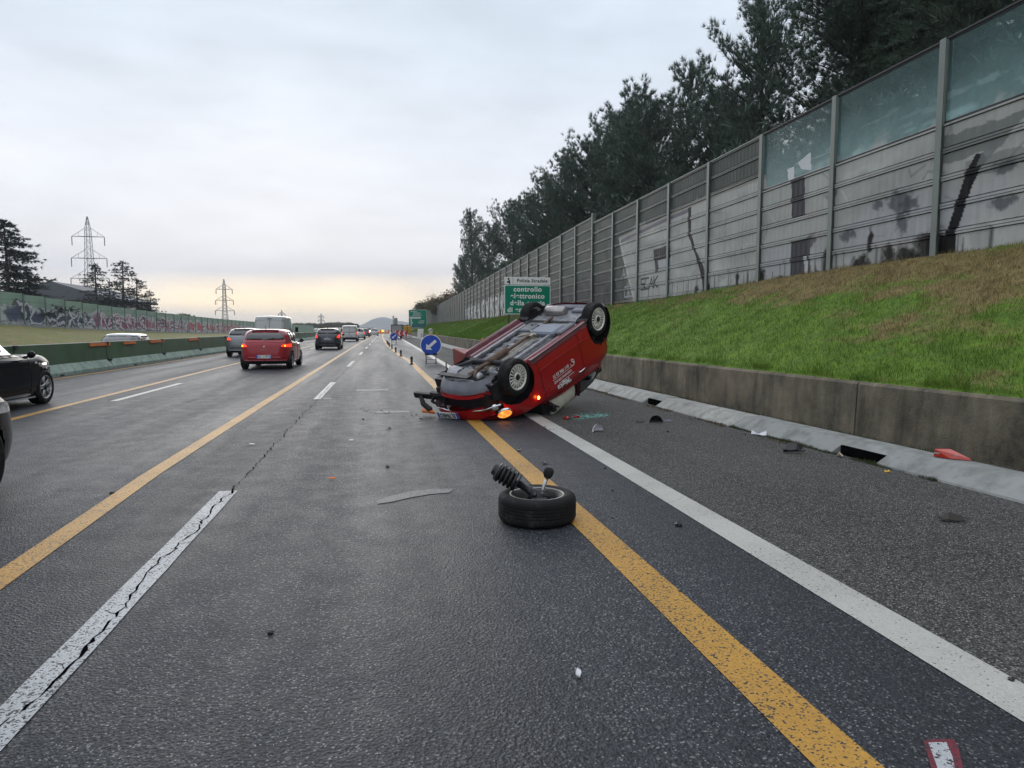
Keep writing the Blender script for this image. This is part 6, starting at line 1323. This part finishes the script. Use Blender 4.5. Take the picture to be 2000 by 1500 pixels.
def leafy_meshes(h, seed, mat, rx=.36, nleaf=9000, ls=.13, bark=None, bare=0.0):
    r = np.random.default_rng(seed); m = MB(); ends = []
    def grow(p, d, L_, rad, lv):
        q = p + d * L_; m.tube([tuple(p), tuple((p + q) / 2 + r.normal(0, .04 * L_, 3)), tuple(q)], [rad, rad * .8, rad * .6], 5, False)
        if lv == 0: ends.append(q); return
        for k in range(3 if lv > 1 else 4): dd = d + r.normal(0, .5, 3); dd[2] = abs(dd[2]) * .8 + .15; dd /= np.linalg.norm(dd); grow(q, dd, L_ * r.uniform(.55, .8), rad * .55, lv - 1)
    grow(np.array([0, 0, 0.]), np.array([0, 0, 1.]), h * .28, .022 * h, 4 if h > 5 else 3)
    E = np.array(ends); k = r.integers(0, len(E), nleaf); cl = E[k] + r.normal(0, h * .055, (nleaf, 3)); keep = r.uniform(0, 1, nleaf) > bare; cl = cl[keep]; n = len(cl)
    d = r.normal(0, 1, (n, 3)); d /= np.linalg.norm(d, axis=1, keepdims=True); t = np.cross(d, r.normal(0, 1, (n, 3))); t /= np.linalg.norm(t, axis=1, keepdims=True); s = ls * r.uniform(.5, 1.3, (n, 1))
    V = np.stack([cl - t * s * .5, cl + t * s * .5, cl + d * s], 1).reshape(-1, 3)
    return m.mesh('trunk', bark or BARK), tri_mesh('crown', V, mat)
def plant(name, meshes, x, y, z, label, group, sc=1.0, rz=0.0, cat='tree', sx=1.0):
    e = tag(empty(name, (x, y, z), (0, 0, rz)), label, cat, group); e.scale = (sc * sx, sc * sx, sc); link('trunk', meshes[0], e); link('crown', meshes[1], e); return e
PM = [pine_meshes(13, 11, .34, .24, pq=6), pine_meshes(13, 12, .22, .27, 1.05), pine_meshes(13, 13, .15, .26, 1.1), pine_meshes(13, 14, .12, .22, 1.1), pine_meshes(13, 15, .45, .17, .9, pq=4)]
row = [  # u, v of the top in the photograph, distance of the row, mesh, spread
    (921, 423, 14.0, 3, .8), (903, 505, 14.5, 3, .7), (955, 445, 15, 2, 1), (1002, 402, 15.5, 1, 1), (1040, 395, 15, 2, 1), (1078, 362, 16, 1, 1), (1112, 318, 15.5, 2, 1), (1155, 292, 15, 1, 1), (1190, 240, 16.5, 2, 1), (1245, 208, 16, 1, 1),
    (1292, 215, 15.5, 2, 1.0), (1341, 143, 16.0, 4, .8), (1392, 190, 15.8, 2, 1.0), (1487, 28, 15.5, 0, .74), (1425, 225, 17, 1, .8), (1700, -60, 16.5, 1, 1.0), (1722, -130, 15.5, 0, 1.05), (1830, -215, 17, 1, 1.0), (1925, -130, 15.5, 4, 1.2), (2060, -300, 16.5, 1, 1)]
ROWL = {2: 'round topped pine just right of the tall slim conifer', 3: 'dark pine above the rust brown bush', 4: 'pine whose top is level with its left neighbour above the rust brown bush', 5: 'dark pine directly above the police sign', 6: 'dark pine behind the step in the barrier top', 7: 'bushy pine just right of the step in the barrier top', 8: 'dark pine with broad top rising over the first tall panels of the mural', 9: 'dark pine standing over the scrawled letters on the mural', 10: 'dense pine just left of the thin sparse top', 12: 'dark pine filling the gap between the thin sparse top and the lone tall pine', 14: 'lower pine pressed against the left side of the lone tall pine', 15: 'dark pine just right of the sky gap beside the lone tall pine', 17: 'dense pine filling the top edge over the third glass pane', 19: 'pine cut by the top right corner of the picture'}
lbs = ['tall slim conifer standing at the far end of the pine row', 'lower conifer at the very end of the pine row, left of the slim tall one', None]
for k, (u, v, X, mi, sp) in enumerate(row):
    p = on_x(u, v, X); z0 = float(base_r(p[1])) + .2; hh = p[2] - z0
    lb = {0: lbs[0], 1: lbs[1], 11: 'thin sparse pine top sticking up left of the tall lone pine', 13: 'tall pine with see-through crown standing out against the sky', 16: 'big dark pine rising out of the top of the picture above the glass panes', 18: 'open crowned pine at the top right with bright sky gaps'}.get(k, ROWL.get(k, 'dark pine in the dense row behind the noise barrier'))
    plant('pine_tree', PM[mi], p[0], p[1], z0, lb, 'dark pines behind the noise barrier', hh / 13, k * 1.7, sx=sp * min(1.25, max(.8, 11 / max(4, hh))))
g = random.Random(12)
for k in range(26):   # second row, lower, closing the gaps
    y = 13 + k * 4.2; h = min(12.5, 6.5 + y * .09) * g.uniform(.62, .80); plant('pine_tree', PM[g.choice([1, 2, 2, 3])], 19.5 + g.uniform(-2, 2.5), y + g.uniform(-1, 1), float(base_r(y)) + .3, 'dark pine in the dense row behind the noise barrier', 'dark pines behind the noise barrier', h / 13, g.uniform(0, 6), sx=1.35)
# undergrowth behind the barrier
def bushes(name, label, n, fx, fy, fz, hh, mat, s, wid, seed, kind='stuff'):
    r = np.random.default_rng(seed); y = fy(r, n); x = fx(r, n, y); z = fz(x, y) + hh(y) * r.uniform(0, 1, n) ** .8; C = np.stack([x, y, z], 1); D = np.tile([[0, 0, .6]], (n, 1)) + r.normal(0, .3, (n, 3))
    tag(link(name, tri_mesh(name, tufts(C, D, s, 6, wid, r), mat)), label, 'undergrowth', kind=kind)
bushes('undergrowth', 'dark undergrowth filling the space behind the noise barrier', 15000, lambda r, n, y: r.uniform(12.2, 25, n), lambda r, n: 22 + 95 * r.uniform(0, 1, n) ** 1.2, lambda x, y: base_r(y), lambda y: 2.5 + 4.2 * (fbm(y, y * 0, .08, 3) * .25 + .75), PINE, .5, .05, 5)
bushes('undergrowth', 'thin dark brush behind the glass panes of the noise barrier', 4200, lambda r, n, y: r.uniform(13, 26, n), lambda r, n: r.uniform(6, 24, n), lambda x, y: base_r(y), lambda y: 5.0 + y * 0, PINE, .5, .045, 6)
rl_ = leafy_meshes(6, 41, RUSTL, nleaf=5000, ls=.2)
p = on_x(985, 505, 12.3); plant('bush', rl_, p[0], p[1], 2.2, 'rust brown bush among the dark pines above the barrier', None, .8, 0, 'bush')
# autumn trees at the barrier's far end
t1 = leafy_meshes(9, 31, BROWNL, nleaf=14000, ls=.26); t2 = leafy_meshes(9, 32, GREENL, nleaf=12000, ls=.26); t3 = leafy_meshes(9, 33, RUSTL, nleaf=5000, ls=.2, bark=BARKP, bare=.35)
for k, (u, v, Y, mm, lb) in enumerate(((829, 573, 170, t1, 'round brownish green tree directly behind the large green sign'), (851, 590, 172, t2, 'dull green tree between the round brown tree and the bare one'), (866, 560, 150, t3, 'half bare reddish tree with pale trunk near the barrier end'), (881, 545, 140, t3, 'bare autumn tree leaning on the pine row end'), (895, 560, 136, t1, 'brown leaved tree at the foot of the last pine'))):
    p = pl(u, v, Y); plant('deciduous_tree', mm, max(p[0], 11.5), Y, .8, lb, 'autumn trees at the far end of the noise barrier', (p[2] - .8) / 9 * 1.03, k, sx=1.15)
# left: cedars behind the graffiti wall
CM = [pine_meshes(12, 21, .12, .42, .95, 'cedar', CEDAR, .36, .04, 9, 6), pine_meshes(8, 22, .08, .30, .85, 'cedar', CEDAR, .28, .03, 8, 6), pine_meshes(8, 23, .15, .34, .7, 'cedar', CEDAR, .28, .03, 8, 6)]
for k, (u, v, Y, mi, sp, lb) in enumerate(((5, 428, 74, 0, 1.15, 'huge dark cedar with layered boughs cut by the left edge'), (-75, 470, 70, 0, 1.1, 'dark cedar mostly outside the left edge'), (55, 545, 78, 2, 1.9, 'low broad cedar under the huge cedar on the left'), (188, 516, 104, 1, 1.0, 'slender cedar directly in front of the tallest pylon'), (235, 511, 104, 1, 1.05, 'spiky cedar just right of the tallest pylon'), (266, 544, 104, 2, 1.05, 'drooping cedar leaning right beside the spiky one'), (292, 568, 106, 2, 1.0, 'lowest rightmost cedar over the graffiti wall'), (215, 570, 106, 2, 1.3, 'low dense cedar between the two slender ones'))):
    p = pl(u, v, Y); z0 = .8; H0 = 12 if mi == 0 else 8; plant('cedar_tree', CM[mi], p[0], Y, z0, lb, 'dark cedars behind the left graffiti barrier', (p[2] - z0) / H0, k * 2.1, sx=sp)
bushes('hedge', 'dark hedge behind the left graffiti barrier below the cedars', 9000, lambda r, n, y: -35.5 + r.uniform(-5, 0, n) , lambda r, n: r.uniform(62, 112, n), lambda x, y: x * 0 + .8, lambda y: np.interp(y, [62, 80, 100, 112], [4.4, 3.8, 3.4, 2.2]), CEDAR, .5, .06, 9)
# shed roof behind the cedars
sh_ = tag(empty('shed', (float(on_y(215, 570, 125)[0]), 128, .5)), 'long low grey roofed shed behind the cedars on the left', 'building')
b = MB(); b.box((-10, -16, 0), (4, 4, 5.2)); b.build('wall', simple('shed_wall', (.20, .19, .175), .8), sh_); b = MB(); b.prism([(-11, 5.22), (5, 5.22), (5, 5.5), (-3, 8.0), (-11, 5.5)], -17, 5, 'xz'); b.build('roof', simple('shed_roof', (.09, .10, .115), .7), sh_); b = MB(); [b.box((4.01, y, 3.0), (4.05, y + 3, 4.4)) for y in (-12, -6)]; b.build('window', GLASSD, sh_)
# small bushes showing over the end of the left barrier, far tree lines
sm = leafy_meshes(5, 51, GREENL, nleaf=2600, ls=.24); smb = leafy_meshes(5, 52, BROWNL, nleaf=2200, ls=.22, bare=.3)
for k, (u, v, Y) in enumerate(((345, 601, 140), (357, 602, 142), (400, 618, 175), (415, 620, 178))): p = pl(u, v, Y); plant('bush', smb if k % 2 else sm, p[0], Y, .3, 'bush tip showing over the far end of the left graffiti barrier', 'bushes over the left barrier end', max(.4, (p[2] - .3) / 5), k, 'bush', 1.3)
g = random.Random(77)
far = [(u, 631 + g.uniform(-5, 6), 330 + g.uniform(-20, 90)) for u in range(564, 640, 7)] + [(u, 629 - 3 * math.sin((u - 640) / 50 * PI) + g.uniform(-1.5, 2), 420 + g.uniform(-10, 30)) for u in range(642, 694, 5)] + [(u, 637 + g.uniform(-1.5, 2), 520) for u in range(480, 565, 9)] + [(u, 639, 640) for u in range(697, 728, 6)] + [(u, 631 + g.uniform(-3, 3), 300) for u in range(786, 802, 5)] + [(u, 637, 420) for u in range(804, 850, 9)] + [(u, 634 + g.uniform(-2, 2), 240) for u in range(838, 850, 5)]
for k, (u, v, Y) in enumerate(far): p = pl(u, v, Y); plant('distant_tree', t2 if k % 3 else t1, p[0], Y, -.3, 'hazy distant tree low behind the large white van' if u < 563 else 'hazy distant tree between the large white van and the dark grey hatchback' if u < 641 else 'tree of the round hazy clump above the small white van' if u < 695 else 'low hazy tree left of the distant hill' if u < 730 else 'hazy distant tree right of the distant hill', 'hazy distant trees along the horizon', (p[2] + .3) / 9, k * 1.3, sx=1.35)
# distant low buildings, field behind the left verge
b = MB(); a, c = pl(575, 648, 300), pl(594, 652, 300); e = tag(empty('warehouse', (a[0], 300, 0)), 'long pale warehouse roof in the distance right of the large white van', 'building'); b.box((0, 0, -.3), (c[0] - a[0], 20, 1.4)); b.build('wall', WHITEP, e); b = MB(); b.prism([(-.3, 1.4), (c[0] - a[0] + .3, 1.4), (c[0] - a[0], 1.7), (0, 1.7)], -.3, 20.3, 'xz'); b.build('roof', GALV, e)
# hill
hm = Mat('hill_forest'); hm.set(color=hm.mix(hm.rng(hm.noise(hm.pos(), .02, 5), .35, .65), (.03, .045, .035), (.07, .08, .06)), rough=.9)
def hz(x, y):
    u = U0 + (x / 2600) * F_PX / .983; r = np.interp(u, [640, 690, 712, 728, 745, 756, 775, 800, 850, 950, 1100], [0, 5, 24, 42, 49, 48, 36, 28, 20, 10, 4]); return -.4 + r * np.exp(-((y - 2750) / 330) ** 2) + fbm(x, y, .004, 6) * r * .03
sheet('hill', np.linspace(-400, 900, 120), np.linspace(2100, 3500, 24), hz, hm.m)
# ------------------------------------------------------------------ haze
hb = MB(); hb.box((-2600, -200, -1.45), (2600, 3700, 75)); hmv = bpy.data.materials.new('haze_air'); hmv.use_nodes = True; tt = hmv.node_tree; tt.nodes.remove(tt.nodes['Principled BSDF']); pv = tt.nodes.new('ShaderNodeVolumePrincipled'); pv.inputs['Color'].default_value = (.86, .90, .98, 1); pv.inputs['Density'].default_value = HAZE; pv.inputs['Anisotropy'].default_value = .2
tt.links.new(pv.outputs[0], tt.nodes['Material Output'].inputs['Volume'])
if HAZE > 0: tag(hb.build('haze', hmv), kind='stuff')
